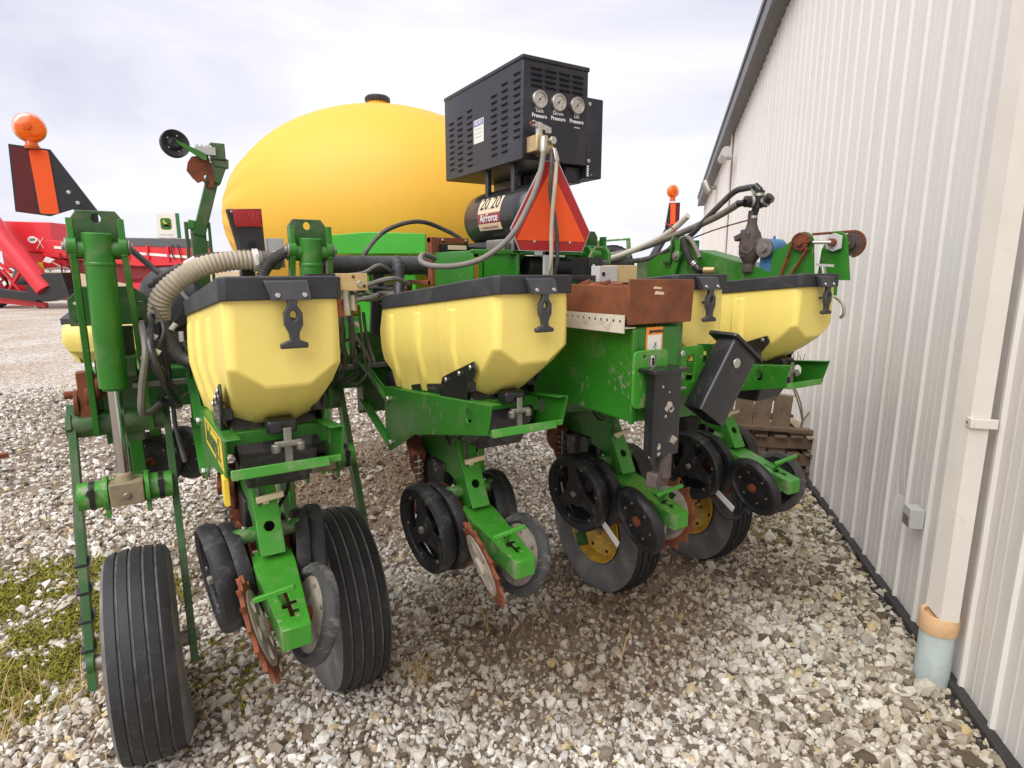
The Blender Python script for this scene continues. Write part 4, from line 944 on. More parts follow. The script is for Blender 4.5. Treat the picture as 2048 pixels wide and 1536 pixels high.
rn = random.Random(33)
for q in range(16):
    x0 = -.15 + q * .19 + rn.uniform(-.04, .04); y0 = 1.18 + rn.random() * .16; z0 = 1.5 + rn.random() * .3; L = rn.uniform(.22, .5)
    mb = MB(); mb.tube([(x0, y0 + .1, z0 + rn.uniform(-.05, .05)), (x0 + L * .3, y0, z0 - rn.uniform(.02, .10)), (x0 + L * .6, y0 + rn.uniform(-.02, .05), z0 - rn.uniform(.02, .12)), (x0 + L * .8, y0 + .08, z0 - .15), (x0 + L, 1.38, 1.425)], rn.choice((.006, .008, .010, .014)), 8)
    obj('cable', mb, rn.choice((HOSE, HOSE, BLACK, HOSE_G)), planter)
for q in range(11):
    x0 = (.30 + rn.random() * .30) if q < 6 else (-.30 + rn.random() * .15); y0 = .98 + rn.random() * .25; z0 = 1.76 - rn.random() * .12
    mb = MB(); mb.tube([(x0, y0 + .15, z0), (x0 + rn.uniform(-.03, .05), y0, z0 - .10), (x0 + rn.uniform(-.05, .08), y0 + rn.uniform(-.03, .03), z0 - .25), (x0 + rn.uniform(-.05, .08), y0 + .08, z0 - .36), (x0 + rn.uniform(-.03, .06), 1.30, 1.30)], rn.choice((.005, .007, .009, .013)), 8)
    mb.mi(1); zz = rn.uniform(.2, .8); mb.cyl((x0 - .012, y0 + .02, z0 - .12), (x0 + .012, y0 + .02, z0 - .135), .011, seg=10)
    obj('hose_drop', mb, [rn.choice((HOSE, HOSE, BLACK, HOSE_G)), rn.choice((WHITE, BLACK, STEEL))], planter)
for q in range(7):
    x0 = -.1 + q * .45; mb = MB(); mb.box(x0, x0 + .05, 1.34, 1.36, 1.44, 1.44 + .08 + .04 * (q % 3)); mb.box(x0 - .015, x0 + .065, 1.33, 1.38, 1.432, 1.447); obj('cable_bracket', mb, (GREEN, RUST, STEEL_D)[q % 3], planter, .003)
for q in range(12):
    x0 = .0 + q * .26; mb = MB(); mb.lathe([(.016, 0), (.016, .014), (.012, .016)], frame((x0, 1.36, 1.29 + .09 * (q % 2)), (0, -1, 0)), 6); obj('hex_bolt', mb, STEEL, planter)
# ---- rear counterweight frame between second and third rows
mb = MB(); mb.box(1.075, 1.285, -.20, 1.36, 1.345, 1.667); rb = obj('rear_frame_box', mb, GREEN, planter, .010)
mb = MB(); mb.plate(rrect(1.062, 1.080, 1.345, 1.66, .004), .012, XZ(-.206)); mb.box(1.20, 1.33, -.17, -.16, 1.47, 1.672); obj('face_plate', mb, GREEN, rb, .002)
# warning decal
mb = MB(); mb.plate([(1.125, 1.53), (1.20, 1.53), (1.20, 1.664), (1.125, 1.664)], .002, XZ(-.2022)); mb.mi(1); mb.plate([(1.132, 1.535), (1.193, 1.535), (1.193, 1.638), (1.132, 1.638)], .0034, XZ(-.2022))
mb.mi(2); mb.plate([(1.136, 1.643), (1.148, 1.643), (1.142, 1.656)], .0034, XZ(-.2022))
for a, b in (((1.160, 1.615), (1.172, 1.600)), ((1.172, 1.612), (1.158, 1.598)), ((1.163, 1.598), (1.176, 1.583)), ((1.155, 1.570), (1.175, 1.572)), ((1.150, 1.548), (1.157, 1.565)), ((1.178, 1.550), (1.172, 1.568)), ((1.162, 1.585), (1.158, 1.572))):
    mb.bar((a[0], -.2042, a[1]), (b[0], -.2042, b[1]), .0028, .001)
wd = obj('warning_decal', mb, [OR_ST, STICK, INK], rb)
text('decal_lettering', 'WARNING', .0125, XZ(-.2041) @ Matrix.Translation((1.172, 1.6495, 0)), INK, rb, .0004)
# tool tray: rusty end box and perforated side
mb = MB(); mb.plate([(1.036, 1.676), (1.324, 1.676), (1.330, 1.818), (1.036, 1.822)], .008, XZ(-.208)); mb.box(1.036, 1.044, -.204, .20, 1.70, 1.80); mb.box(1.318, 1.328, -.204, .02, 1.68, 1.815); mb.box(1.05, 1.318, .01, .02, 1.68, 1.80); mb.box(1.05, 1.318, -.20, .20, 1.685, 1.693)
tr = obj('tool_tray', mb, RUST_O, planter, .003)
mb = MB(); hs = [circ(-.185 + q * .0315, 1.687, .0058, 8) for q in range(13)] + [circ(-.10 + q * .10, 1.668, .004, 8) for q in range(3)]
mb.plate([(-.205, 1.650), (.225, 1.645), (.225, 1.702), (-.205, 1.708)], .004, YZ(1.026), hs); mb.box(1.026, 1.075, -.205, .22, 1.664, 1.668)
obj('perforated_angle', mb, RUST_W, tr)
mb = MB()
for q in range(3): mb.bar((1.06 + q * .05, .05 - q * .06, 1.782), (1.15 + q * .05, .12, 1.800), .05, .010)
for q in range(2): mb.bar((1.055 + q * .05, .07 - q * .05, 1.796), (1.07 + q * .05, .03 - q * .05, 1.812), .010, .014)
mb.box(1.05, 1.3, .03, .18, 1.77, 1.79); obj('rusty_scraps', mb, RUST, tr, .002)
mb = MB(); mb.plate([(1.145, 1.772), (1.185, 1.770), (1.187, 1.778), (1.15, 1.783)], .001, XZ(-.2127)); mb.plate([(1.138, 1.790), (1.172, 1.788), (1.178, 1.794), (1.142, 1.798)], .001, XZ(-.2127)); obj('faded_sticker', mb, STICKT, tr)
mb = MB(); mb.box(1.21, 1.30, .15, .20, 1.805, 1.865); mb.mi(1); mb.cyl((1.23, .147, 1.835), (1.23, .150, 1.835), .008); mb.mi(2); mb.box(1.0, 1.21, .17, .19, 1.81, 1.83); mb.mi(3); mb.box(1.30, 1.42, .17, .24, 1.80, 1.868); obj('sensor_plate', mb, [GREYP, DARK, BLACK, TANM], planter, .002)
# black parking stands
def stand(name, c, tilt, L, wx, wy, scar):
    T = Matrix.Translation(c) @ Matrix.Rotation(tilt, 4, 'Y')
    mb = MB(); o_ = rrect(-wx / 2, wx / 2, -wy / 2, wy / 2, .012); i_ = rrect(-wx / 2 + .006, wx / 2 - .006, -wy / 2 + .006, wy / 2 - .006, .008)
    mb.plate(o_, L, T @ Matrix.Translation((0, 0, -L / 2)), [i_]); mb.plate(rrect(-wx / 2 - .022, wx / 2 + .022, -wy / 2 - .012, wy / 2 + .03, .012), .012, T)
    s_ = obj(name, mb, BLACK, planter, .001)
    mb = MB()
    if scar:
        rn = random.Random(4)
        for (x, z, r) in ((.005, -.115, .016), (-.01, -.125, .010), (.012, -.13, .012), (.028, -.235, .018), (-.035, -.25, .010), (-.036, -.275, .009), (-.03, -.05, .005), (.0, -.07, .004), (-.012, -.15, .005)):
            mb = MB(); mb.plate([(x + r * rn.uniform(.5, 1.1) * math.cos(a * .7), z + r * rn.uniform(.5, 1.2) * math.sin(a * .7)) for a in range(9)], .0012, T @ XZ(-wy / 2 - .0004)); obj('paint_chip', mb, CHALK, s_)
    else:
        mb.cyl(T @ V(-.02, -wy / 2, -.075), T @ V(-.02, -wy / 2 - .006, -.075), .018); obj('stand_pin', mb, STEEL, s_, .002)
    return s_
stand('parking_stand', V(1.155, -.262, 1.53), 0, .285, .118, .055, True)
mb = MB(); mb.cyl((1.17, -.27, 1.25), (1.17, -.27, 1.16), .022); mb.bar((1.11, -.27, 1.16), (1.2, -.24, 1.15), .04, .05); obj('jack_screw', mb, CASTI, planter, .004)
stand('parking_stand', V(1.560, -.225, 1.575), R(34), .29, .150, .085, False)
mb = MB(); hs = [rrect(1.37, 1.41, 1.45, 1.55, .006)]
mb.plate(rrect(1.31, 1.455, 1.415, 1.58, .015), .010, XZ(-.155), hs); mb.box(1.285, 1.50, -.16, .0, 1.40, 1.415); mb.box(1.30, 1.31, -.16, .10, 1.41, 1.585); mb.mi(1)
for z in (1.558, 1.475): mb.bolt((1.338, -.160, z), (0, -1, 0), .013, .012)
mb.cyl((1.30, -.18, 1.435), (1.345, -.18, 1.435), .007)
obj('stand_bracket', mb, [GREEN_L, STEEL], planter, .002)
mb = MB(); mb.plate(rrect(1.055, 1.205, 1.40, 1.592, .02), .010, XZ(-.222), [rrect(1.115, 1.150, 1.54, 1.572, .004), circ(1.10, 1.572, .007, 10)]); mb.mi(1)
for q in range(4): mb.cyl((1.133, -.227, 1.542 + q * .008), (1.133, -.232, 1.542 + q * .008), .010, seg=8)
obj('stand_bracket', mb, [GREEN_L, STEEL], planter, .002)
mb = MB(); mb.plate([(1.455, 1.40), (1.63, 1.42), (1.63, 1.57), (1.47, 1.58)], .010, XZ(-.12), [rrect(1.48, 1.52, 1.44, 1.55, .006)]); mb.box(1.31, 1.75, -.12, .0, 1.385, 1.40); mb.box(1.285, 1.62, -.10, .1, 1.30, 1.385); obj('stand_bracket', mb, GREEN, planter, .002)

# ---- air compressor cabinet
CX0, CX1, CY0, CY1, CZ0, CZ1 = 1.147, 1.488, .60, 1.365, 2.312, 2.718
mb = MB(); mb.box(CX0, CX1, CY0, CY1, CZ0, CZ1); mb.box(CX0 - .004, CX1 + .004, CY0 - .006, CY1, CZ1 - .014, CZ1 + .004)
cab = obj('compressor_cabinet', mb, BLK_CAB, planter, .004)
mb = MB(); mb.box(1.489, 1.578, .602, 1.30, 2.262, 2.603); mb.box(1.40, 1.489, .64, 1.30, 2.24, 2.311); obj('side_housing', mb, BLK_CAB, cab, .004)
mb = MB()
for z in (2.575, 2.335): mb.bolt((1.50, .602, z), (0, -1, 0), .009, .005)
obj('screw', mb, STEEL, cab)
# louvre slots on the left side (raised hood over a near-black strip that paints the slot's shade)
def louvre():
    mb = MB(); mb.mi(0).box(-.0012, .002, -.022, .022, -.0045, .0035); mb.mi(1)
    mb.add([(-.006, -.024, .0035), (-.006, .024, .0035), (0, .026, .010), (0, -.026, .010), (0, -.026, .0035), (0, .026, .0035)], [(0, 3, 2, 1), (0, 4, 3), (1, 2, 5), (0, 1, 5, 4)])
    return mb
lv = obj('louvre', louvre(), [DARK, BLK_CAB], cab, loc=(CX0, .66, 2.64))
first = True
for ci, (yy, z0, n) in enumerate(((.648, 2.655, 10), (.752, 2.640, 11), (.845, 2.612, 10), (1.085, 2.60, 11), (1.19, 2.590, 12), (1.285, 2.58, 12))):
    for q in range(n):
        z = z0 - q * .0278
        if z < CZ0 + .02: continue
        if first: lv.location = (CX0, yy, z); first = False
        else: dup(lv, cab, (CX0, yy, z))
def louvre2():
    mb = MB(); mb.mi(0).box(-.026, .026, -.0012, .002, -.004, .003); mb.mi(1)
    mb.add([(-.028, -.007, .003), (.028, -.007, .003), (.030, 0, .011), (-.030, 0, .011), (-.030, 0, .003), (.030, 0, .003)], [(0, 1, 2, 3), (0, 3, 4), (1, 5, 2), (0, 4, 5, 1)])
    return mb
lv2 = obj('louvre', louvre2(), [DARK, BLK_CAB], cab, loc=(1.215, CY0, 2.66)); first = True
for x in (1.215, 1.287, 1.359, 1.431):
    for q in range(4):
        z = 2.672 - q * .022
        if first: lv2.location = (x, CY0, z); first = False
        else: dup(lv2, cab, (x, CY0, z))
for i, (x, s_) in enumerate(((1.226, 'Tank\nPressure'), (1.324, 'Down\nPressure'), (1.423, 'Lift\nPressure'))):
    z = 2.556; T = frame((x, CY0, z), (0, -1, 0), up=(0, 0, 1))
    mb = MB(); mb.lathe([(.036, 0), (.036, .014), (.034, .017), (.030, .017), (.0295, .011)], T, 32); mb.mi(1).lathe([(.0298, .0105), (.001, .0108)], T, 32)
    mb.mi(2)
    for q in range(11):
        a = R(225 - 27 * q); mb.bar(T @ V(.022 * math.cos(a), .022 * math.sin(a), .0113), T @ V(.027 * math.cos(a), .027 * math.sin(a), .0113), .0012, .0008)
    mb.bar(T @ V(.012, .014, .0125), T @ V(-.012, -.014, .0125), .0028, .001); mb.lathe([(.004, .011), (.003, .014)], T, 10)
    mb.mi(2)
    obj('pressure_gauge', mb, [STEEL, STICK, INK], cab)
    text('gauge_lettering', s_, .0215, XZ(CY0 - .0006) @ Matrix.Translation((x + .004, 2.503, 0)), PAINTW, cab, .0006, 1.0)
mb = MB(); mb.box(1.415, 1.445, CY0 - .001, CY0, 2.466, 2.469); mb.box(1.515, 1.522, .6008, .602, 2.245 + .03, 2.245 + .032)
for q in range(5): mb.box(1.492, 1.502, .6008, .602, 2.268 + q * .010, 2.275 + q * .010)
obj('fine_print', mb, PAINTW, cab)
# notice label on the side
mb = MB(); Tn = Matrix(((0, 0, -1, CX0 - .0008), (-1, 0, 0, .99), (0, 1, 0, 2.492), (0, 0, 0, 1)))
mb.plate(rrect(-.05, .05, -.05, .055, .004), .001, Tn); mb.mi(1).plate([(-.047, .026), (.047, .026), (.047, .051), (-.047, .051)], .0016, Tn); mb.mi(2)
for q in range(3): mb.plate([(-.035, .010 - q * .018), (.035 - q * .006, .010 - q * .018), (.035 - q * .006, .015 - q * .018), (-.035, .015 - q * .018)], .0014, Tn)
obj('notice_label', mb, [STICK, BLUE_ST, GREYP], cab)
text('notice_lettering', 'NOTICE', .021, Tn @ Matrix.Translation((0, .0385, .001)), PAINTW, cab, .0004)
# brass valve and fittings at the lower corner
mb = MB(); mb.box(1.165, 1.222, .52, .60, 2.335, 2.40); mb.box(1.21, 1.25, .52, .60, 2.325, 2.385); obj('brass_block', mb, BRASS, cab, .004)
mb = MB(); mb.lathe([(.016, 0), (.016, .05)], frame((1.192, .545, 2.40), (0, 0, 1)), 6); mb.bar((1.155, .54, 2.444), (1.232, .54, 2.428), .016, .022); mb.bar((1.215, .54, 2.421), (1.245, .54, 2.424), .02, .024); 
mb.mi(1).box(1.146, 1.166, .532, .548, 2.438, 2.450); obj('shutoff_valve', mb, [STEEL, RUST], cab, .0015)
mb = MB(); mb.lathe([(.017, 0), (.017, .022)], frame((1.235, .52, 2.378), (0, -1, 0)), 6); mb.lathe([(.013, 0), (.016, .02), (.016, .05), (.012, .06)], frame((1.236, .502, 2.345), (.05, -.3, -1)), 8); obj('hose_fitting', mb, STEEL, cab, .0015)
mb = MB(); mb.lathe([(.012, 0), (.015, .012), (.015, .055), (.012, .065)], frame((1.186, .50, 2.385), (-.12, -.15, -1)), 10); obj('hose_fitting', mb, STEEL, cab, .0015)
# air hoses
mb = MB(); mb.tube([(1.180, .49, 2.33), (1.150, .47, 2.24), (1.10, .46, 2.13), (1.01, .46, 1.99), (.90, .48, 1.902), (.80, .52, 1.868), (.725, .60, 1.866), (.715, .70, 1.885), (.76, .78, 1.915), (.84, .84, 1.90)], .0115, 12); obj('air_line', mb, HOSE_G, planter)
mb = MB(); mb.tube([(1.239, .485, 2.30), (1.222, .465, 2.21), (1.208, .46, 2.11), (1.198, .455, 2.0), (1.194, .455, 1.86), (1.2, .55, 1.72)], .0088, 12); obj('air_line', mb, HOSE_T, planter)
mb = MB(); mb.tube([(1.218, .49, 2.34), (1.208, .475, 2.26), (1.212, .485, 2.16), (1.236, .48, 2.05), (1.243, .475, 1.97), (1.236, .47, 1.86), (1.24, .55, 1.72)], .0085, 12); obj('air_line', mb, HOSE, planter)
# receiver tank under the cabinet
mb = MB(); T = frame((1.275, .62, 2.098), (0, 1, 0)); rr = .136
pf = [(.001, -.045), (.05, -.040), (.09, -.025), (.118, .0), (.132, .03), (rr, .06), (rr, .50), (.132, .53), (.118, .56), (.09, .585), (.05, .60), (.001, .605)]
mb.lathe(pf, T, 48); at = obj('receiver_tank', mb, BLACK, planter, ang=50)
MATS['black_paint'].node_tree.nodes['Principled BSDF'].inputs['Coat Weight'].default_value = .4
for yy in (.74, .98):
    for x in (1.185, 1.37):
        mb = MB(); mb.box(x - .004, x + .016, yy - .015, yy + .015, 2.17, 2.313); obj('tank_leg', mb, BLK_CAB, at, .002)
mb = MB(); nA, nY = 10, 8; vs = []; fs = []
def cylp(y, a, r): return (1.275 + r * math.cos(a), y, 2.098 + r * math.sin(a))
for i in range(nA + 1):
    for j in range(nY + 1): vs.append(cylp(.995 - .215 * j / nY, R(141) + R(66) * i / nA, rr + .0012))
for i in range(nA):
    for j in range(nY):
        a = i * (nY + 1) + j; fs.append((a, a + 1, a + nY + 2, a + nY + 1))
mb.add(vs, fs); mb.m = [1 if 5 <= (k_ // nY) <= 7 else 0 for k_ in range(len(fs))]
obj('decal', mb, [STICKT, MAROON], at)
def curve_text(name, s_, size, yc, a_deg, m, sx=1, bold=.0008):
    o = text(name, s_, size, Matrix.Identity(4), m, at, bold, sx)
    for v in o.data.vertices:
        a = R(a_deg) - v.co.y / rr; v.co = Vector(cylp(yc - v.co.x, a, rr + .0016 + v.co.z))
    return o
curve_text('decal_lettering', '20/20', .086, .888, 155, INK, .95, .0004); curve_text('decal_lettering', 'AirForce', .050, .888, 183.5, PAINTW, .95)
mb = MB()
for i_ in range(2):
    vs = [cylp(yy, R(200 + i_ * 2.4) + R(1.2) * q, rr + .0018) for q in (0, 1) for yy in (.965, .81)]; mb.add(vs, [(0, 1, 3, 2)])
obj('decal_rule', mb, MAROON, at)
# cradle under the tank
mb = MB(); mb.box(1.09, 1.46, .62, .66, 1.915, 1.965); mb.box(1.09, 1.46, 1.08, 1.12, 1.915, 1.965)
mb.box(1.17, 1.21, .6, 1.16, 1.93, 1.985); mb.box(1.34, 1.38, .6, 1.16, 1.93, 1.985)
obj('tank_cradle', mb, BLACK, at, .004)
mb = MB(); mb.plate(rrect(1.10, 1.165, 1.925, 1.985, .008), .24, XZ(.72), [rrect(1.107, 1.158, 1.932, 1.978, .006)]); obj('mount_tube', mb, STEEL_D, at)
mb = MB(); mb.box(.90, 1.60, .60, .615, 1.915, 1.935); mb.box(1.12, 1.135, .60, .96, 1.70, 1.93); mb.box(1.40, 1.58, .62, .635, 1.62, 1.93); mb.box(.90, .912, .60, 1.0, 1.72, 1.93); mb.box(1.12, 1.60, .90, .92, 1.60, 1.92); mb.box(1.12, 1.26, .62, 1.36, 1.66, 1.70); mb.box(.90, 1.6, .96, 1.36, 1.55, 1.60); mb.box(1.30, 1.40, .70, 1.36, 1.43, 1.56)
obj('compressor_stand', mb, GREEN, planter, .004)
mb = MB(); mb.cyl((1.32, .64, 1.86), (1.44, .64, 1.86), .045); mb.cyl((1.20, .66, 1.86), (1.28, .66, 1.86), .05); obj('air_bag', mb, RUB, planter, .004)
mb = MB()
for x in (1.45, 1.55): mb.plate([(.55, 1.6), (.55, 1.93), (.58, 1.96), (.64, 1.96), (.68, 1.93), (.68, 1.6)], .016, YZ(x + .05))
mb.box(1.50, 1.60, .58, .66, 1.56, 1.62); mb.cyl((1.46, .615, 1.92), (1.64, .615, 1.92), .02); obj('hinge_lug', mb, GREEN, planter, .006)
mb = MB(); mb.box(1.28, 1.35, .30, .42, 1.80, 1.90); mb.cyl((1.36, .34, 1.86), (1.40, .34, 1.86), .03); mb.mi(1).box(1.297, 1.307, .298, .30, 1.835, 1.872); mb.mi(0).box(1.30, 1.33, .34, .40, 1.43, 1.80); obj('pressure_sensor', mb, [BLACK, STICK], planter, .008)
mb = MB(); mb.tube([(1.31, .34, 1.90), (1.34, .34, 1.94), (1.40, .36, 1.93), (1.42, .4, 1.85), (1.42, .42, 1.70)], .005, 6); obj('sensor_cable', mb, GREEN_DIRTY, planter)
# rusty bracket with the controller unit
mb = MB(); mb.box(.885, .925, .98, 1.03, 1.78, 2.0); mb.box(.885, 1.085, .99, 1.03, 1.975, 2.0); mb.box(.885, .905, 1.0, 1.36, 1.78, 1.80); mb.box(.89, .925, 1.33, 1.36, 1.43, 1.8); rbk = obj('rusty_bracket', mb, RUST, planter, .002)
mb = MB(); mb.box(.935, 1.08, .985, 1.06, 1.86, 1.972); mb.box(.94, .955, .975, .985, 1.87, 1.965); mb.mi(1).box(.972, 1.07, .9835, .985, 1.945, 1.965); mb.mi(2).box(.985, 1.06, .9835, .985, 1.928, 1.936); mb.mi(1).box(.985, 1.06, .9832, .985, 1.895, 1.927); obj('controller_unit', mb, [BLACK, STICKT, MAROON], rbk, .002)
text('label_lettering', '20/20', .030, XZ(.9826) @ Matrix.Translation((1.0225, 1.911, 0)) @ Matrix.Rotation(math.pi, 4, 'Z'), INK, rbk)
mb = MB()
for x in (.915, .948, 1.07): mb.bolt((x, .988, 1.988), (0, -1, 0), .007, .005)
obj('bolt', mb, STEEL, rbk)
mb = MB(); mb.box(.96, 1.08, 1.0, 1.06, 1.80, 1.86); mb.box(.94, 1.10, .995, 1.01, 1.845, 1.858); obj('terminal_strip', mb, GREEN_DIRTY, rbk, .003)

# ---- slow-moving-vehicle triangle
TS = XZ(.515)
def tri(o_, z_): return [(1.232 + x, z_ + z) for x, z in o_]
mb = MB(); mb.plate([(1.195, 2.298), (1.272, 2.298), (1.449, 2.015), (1.408, 1.928), (1.078, 1.928), (1.034, 2.018)], .003, TS); sm = obj('slow_vehicle_sign', mb, GREYP, planter)
mb = MB(); mb.plate([(1.198, 2.294), (1.269, 2.294), (1.444, 2.016), (1.405, 1.932), (1.081, 1.932), (1.039, 2.019)], .0012, XZ(.5125)); obj('red_border', mb, S_RED, sm)
mb = MB(); mb.plate([(1.2325, 2.268), (1.421, 1.972), (1.063, 1.972)], .0012, XZ(.5112)); obj('orange_triangle', mb, S_OR, sm)
mb = MB(); mb.box(1.21, 1.255, .52, .535, 1.80, 2.24); mb.box(1.21, 1.255, .52, .61, 1.912, 1.93); mb.bolt((1.15, .511, 1.967), (0, -1, 0), .006, .004); mb.bolt((1.335, .511, 1.967), (0, -1, 0), .006, .004); obj('sign_post', mb, GREYP, sm, .002)

# ---- outer warning sign with amber lamp
mb = MB(); mb.plate([(-.640, 2.292), (-.520, 2.284), (-.512, 2.27), (-.40, 2.075), (-.40, 2.00), (-.452, 2.00), (-.475, 2.075), (-.548, 2.046), (-.648, 2.058)], .008, XZ(1.205))
mb.box(-.452, -.40, 1.20, 1.28, 1.98, 2.02); mb.bar((-.426, 1.27, 2.0), (-.42, 1.29, 1.70), .05, .012, (0, 1, 0)); mb.mi(1)
for x, z in ((-.482, 2.135), (-.458, 2.098)): mb.bolt((x, 1.201, z), (0, -1, 0), .008, .006)
ws = obj('warning_sign', mb, [BLACK, STEEL], planter, .002)
mb = MB(); mb.plate([(-.634, 2.284), (-.580, 2.280), (-.588, 2.054), (-.642, 2.060)], .001, XZ(1.2003)); obj('red_reflector', mb, S_DRED, ws)
mb = MB(); mb.plate(rrect(-.0285, .0285, -.112, .112, .008), .006, XZ(1.1985) @ Matrix.Translation((-.5515, 2.166, 0)) @ Matrix.Rotation(R(2), 4, 'Z')); obj('orange_reflector', mb, S_OR, ws)
def amber(name, c, parent, r, d):
    T = frame(c, d)
    mb = MB(); mb.lathe([(.001, .55 * r), (r * .25, .53 * r), (r * .6, .46 * r), (r * .88, .30 * r), (r, .10 * r), (r, -.10 * r), (r * .88, -.30 * r), (r * .6, -.46 * r), (r * .25, -.53 * r), (.001, -.55 * r)], T, 40)
    mb.cyl(Vector(c) + V(0, 0, -r * .85), Vector(c) + V(.0, 0, -r * 1.25), r * .34, r * .42)
    o = obj(name, mb, AMBER, parent, ang=50)
    mb = MB(); mb.lathe([(r * .30, 0), (r * .26, .10 * r), (r * .1, .14 * r)], frame(Vector(c) + Vector(d).normalized() * r * .56, d), 20); obj('lens_boss', mb, AMBER, o); mb = MB(); mb.cyl(Vector(c) + V(0, 0, -r * 1.2), Vector(c) + V(0, 0, -r * 1.4), r * .46); obj('lamp_base', mb, AMBER, o)
    return o
amber('amber_lamp', (-.572, 1.20, 2.352), planter, .052, (-.15, -1, .05))
# ---- row marker arm folded up with its disc
mb = MB(); mb.box(-.075, -.015, 1.42, 1.48, 1.43, 2.03); mb.box(-.005, .006, 1.42, 1.45, 1.8, 2.06); mb.box(-.10, -.085, 1.42, 1.44, 1.85, 2.06); mk = obj('marker_arm', mb, GREEN_D, planter, .004)
mb = MB(); mb.bar((-.045, 1.44, 2.0), (.035, 1.44, 2.26), .05, .05, (0, 1, 0)); mb.bar((.030, 1.44, 2.235), (.075, 1.44, 2.345), .062, .062, (0, 1, 0)); mb.box(.03, .09, 1.40, 1.47, 2.33, 2.40); mb.bar((.04, 1.42, 2.315), (.10, 1.42, 2.31), .03, .03); mb.mi(1).bar((-.055, 1.43, 2.045), (-.085, 1.43, 2.05), .03, .04)
obj('marker_boom', mb, [GREEN_D, GREEN], mk, .004)
mb = MB(); mb.plate([(-.045, 2.335), (.02, 2.345), (.035, 2.28), (.035, 2.21), (.012, 2.205), (-.01, 2.235), (-.03, 2.225), (-.05, 2.245), (-.07, 2.275), (-.062, 2.31)], .008, XZ(1.41), [circ(.006, 2.252, .010, 12), circ(.006, 2.226, .010, 12)]); obj('disc_scraper', mb, RUST, mk, .001)
mb = MB(); mb.plate([(-.10, 2.392), (-.09, 2.375), (-.0, 2.318), (.012, 2.322), (.012, 2.345), (-.02, 2.36)], .008, XZ(1.385)); mb.mi(1); mb.box(-.03, .05, 1.39, 1.42, 2.345, 2.378)
for q in range(4): mb.bolt((-.02 + q * .018, 1.405, 2.378), (0, 0, 1), .006, .01)
obj('disc_arm', mb, [GREEN, GREYP], mk, .001)
mb = MB(); T = frame((-.103, 1.44, 2.386), (.25, -1, .1)); mb.lathe([(.001, .01), (.018, .012), (.03, .002), (.055, .016), (.058, .010), (.057, -.014), (.05, -.02), (.001, -.01)], T, 40); mb.mi(1)
for q in range(5):
    a = q * 2 * math.pi / 5; mb.bolt(T @ V(.034 * math.cos(a), .034 * math.sin(a), .006), T.to_3x3() @ V(0, 0, 1), .0035, .003)
obj('marker_disc', mb, [RUB_B, STEEL], mk)

# ---- fertiliser pump and drive bracket on the inner end of the bar
PX = 2.62
mb = MB(); mb.plate([(1.36, 1.43), (1.36, 1.90), (1.20, 1.98), (1.13, 2.035), (1.02, 2.035), (.95, 1.965), (.36, 1.825), (.05, 1.80), (.05, 1.72), (.9, 1.66), (1.2, 1.43)], .010, YZ(PX), [circ(1.09, 1.945, .018, 16), rrect(1.0, 1.008, 1.83, 1.90, .003)])
mb.mi(1).lathe([(.018, -.012), (.024, -.012), (.024, .006), (.018, .006)], frame((PX - .003, 1.09, 1.945), (1, 0, 0)), 18, close=True); mb.mi(0)
mb.bar((PX + .08, .95, 1.968), (PX + .08, .36, 1.828), .17, .006); mb.box(PX + .16, PX + .17, .36, 1.36, 1.72, 1.83)
pb = obj('pump_bracket', mb, [GREEN, STEEL_D], planter, .002)
mb = MB(); mb.plate([(.42, 1.80), (.42, 1.955), (.36, 1.965)] + [(.245 + .055 * math.cos(a), 1.985 + .055 * math.sin(a)) for a in [R(30 + 15 * q) for q in range(11)]] + [(.17, 1.80)], .010, YZ(PX - .005))
mb.box(PX, PX + .12, .405, .415, 1.80, 1.96); obj('sprocket_plate', mb, GREEN, pb, .001)
mb = MB(); mb.plate([(.21, 1.80), (.20, 1.95)] + [(.125 + .055 * math.cos(a), 1.985 + .055 * math.sin(a)) for a in [R(5 + 15 * q) for q in range(12)]] + [(.04, 1.80)], .010, YZ(PX + .085)); mb.box(PX, PX + .09, .17, .21, 1.78, 1.80); obj('bearing_plate', mb, GREEN, pb, .001)
def sprocket(name, c, r, n, m, parent):
    mb = MB(); o_ = []
    for q in range(n):
        for da, rr2 in ((-.25, .90), (-.1, 1), (.1, 1), (.25, .90)):
            a = 2 * math.pi * (q + da) / n; o_.append((r * rr2 * math.cos(a), r * rr2 * math.sin(a)))
    mb.plate(o_, .012, frame(c, (1, 0, 0)), [circ(0, 0, r * .25, 12)]); mb.lathe([(r * .42, -.02), (r * .42, .02)], frame(c, (1, 0, 0)), 18)
    return obj(name, mb, m, parent, .001)
sprocket('sprocket', (PX - .03, .245, 1.985), .042, 18, RUST, pb)
sprocket('sprocket', (PX + .15, .085, 1.978), .060, 26, CASTI, pb)
sprocket('pump_gear', (PX - .03, .455, 1.965), .052, 28, STEEL_D, pb)
def chain(name, pts, parent):
    mb = MB(); P_ = [Vector(p) for p in pts]
    for i in range(len(P_) - 1):
        n = max(1, int((P_[i + 1] - P_[i]).length / .0135))
        for q in range(n):
            a = P_[i].lerp(P_[i + 1], q / n); b = P_[i].lerp(P_[i + 1], (q + 1) / n)
            mb.bar(a, b, .006 if q % 2 else .011, .0125, (1, 0, 0)); mb.cyl((a.x - .009, a.y, a.z), (a.x + .009, a.y, a.z), .0048, seg=6)
    return obj(name, mb, RUST, parent)
pts = [(PX - .03, .352, 1.79), (PX - .03, .292, 1.975)] + [(PX - .03, .245 + .046 * math.cos(a), 1.985 + .046 * math.sin(a)) for a in [R(175 - 25 * q) for q in range(8)]] + [(PX - .03, .205, 1.955), (PX - .03, .30, 1.79)]
chain('roller_chain', pts[:2][::1] + pts[2:], pb)
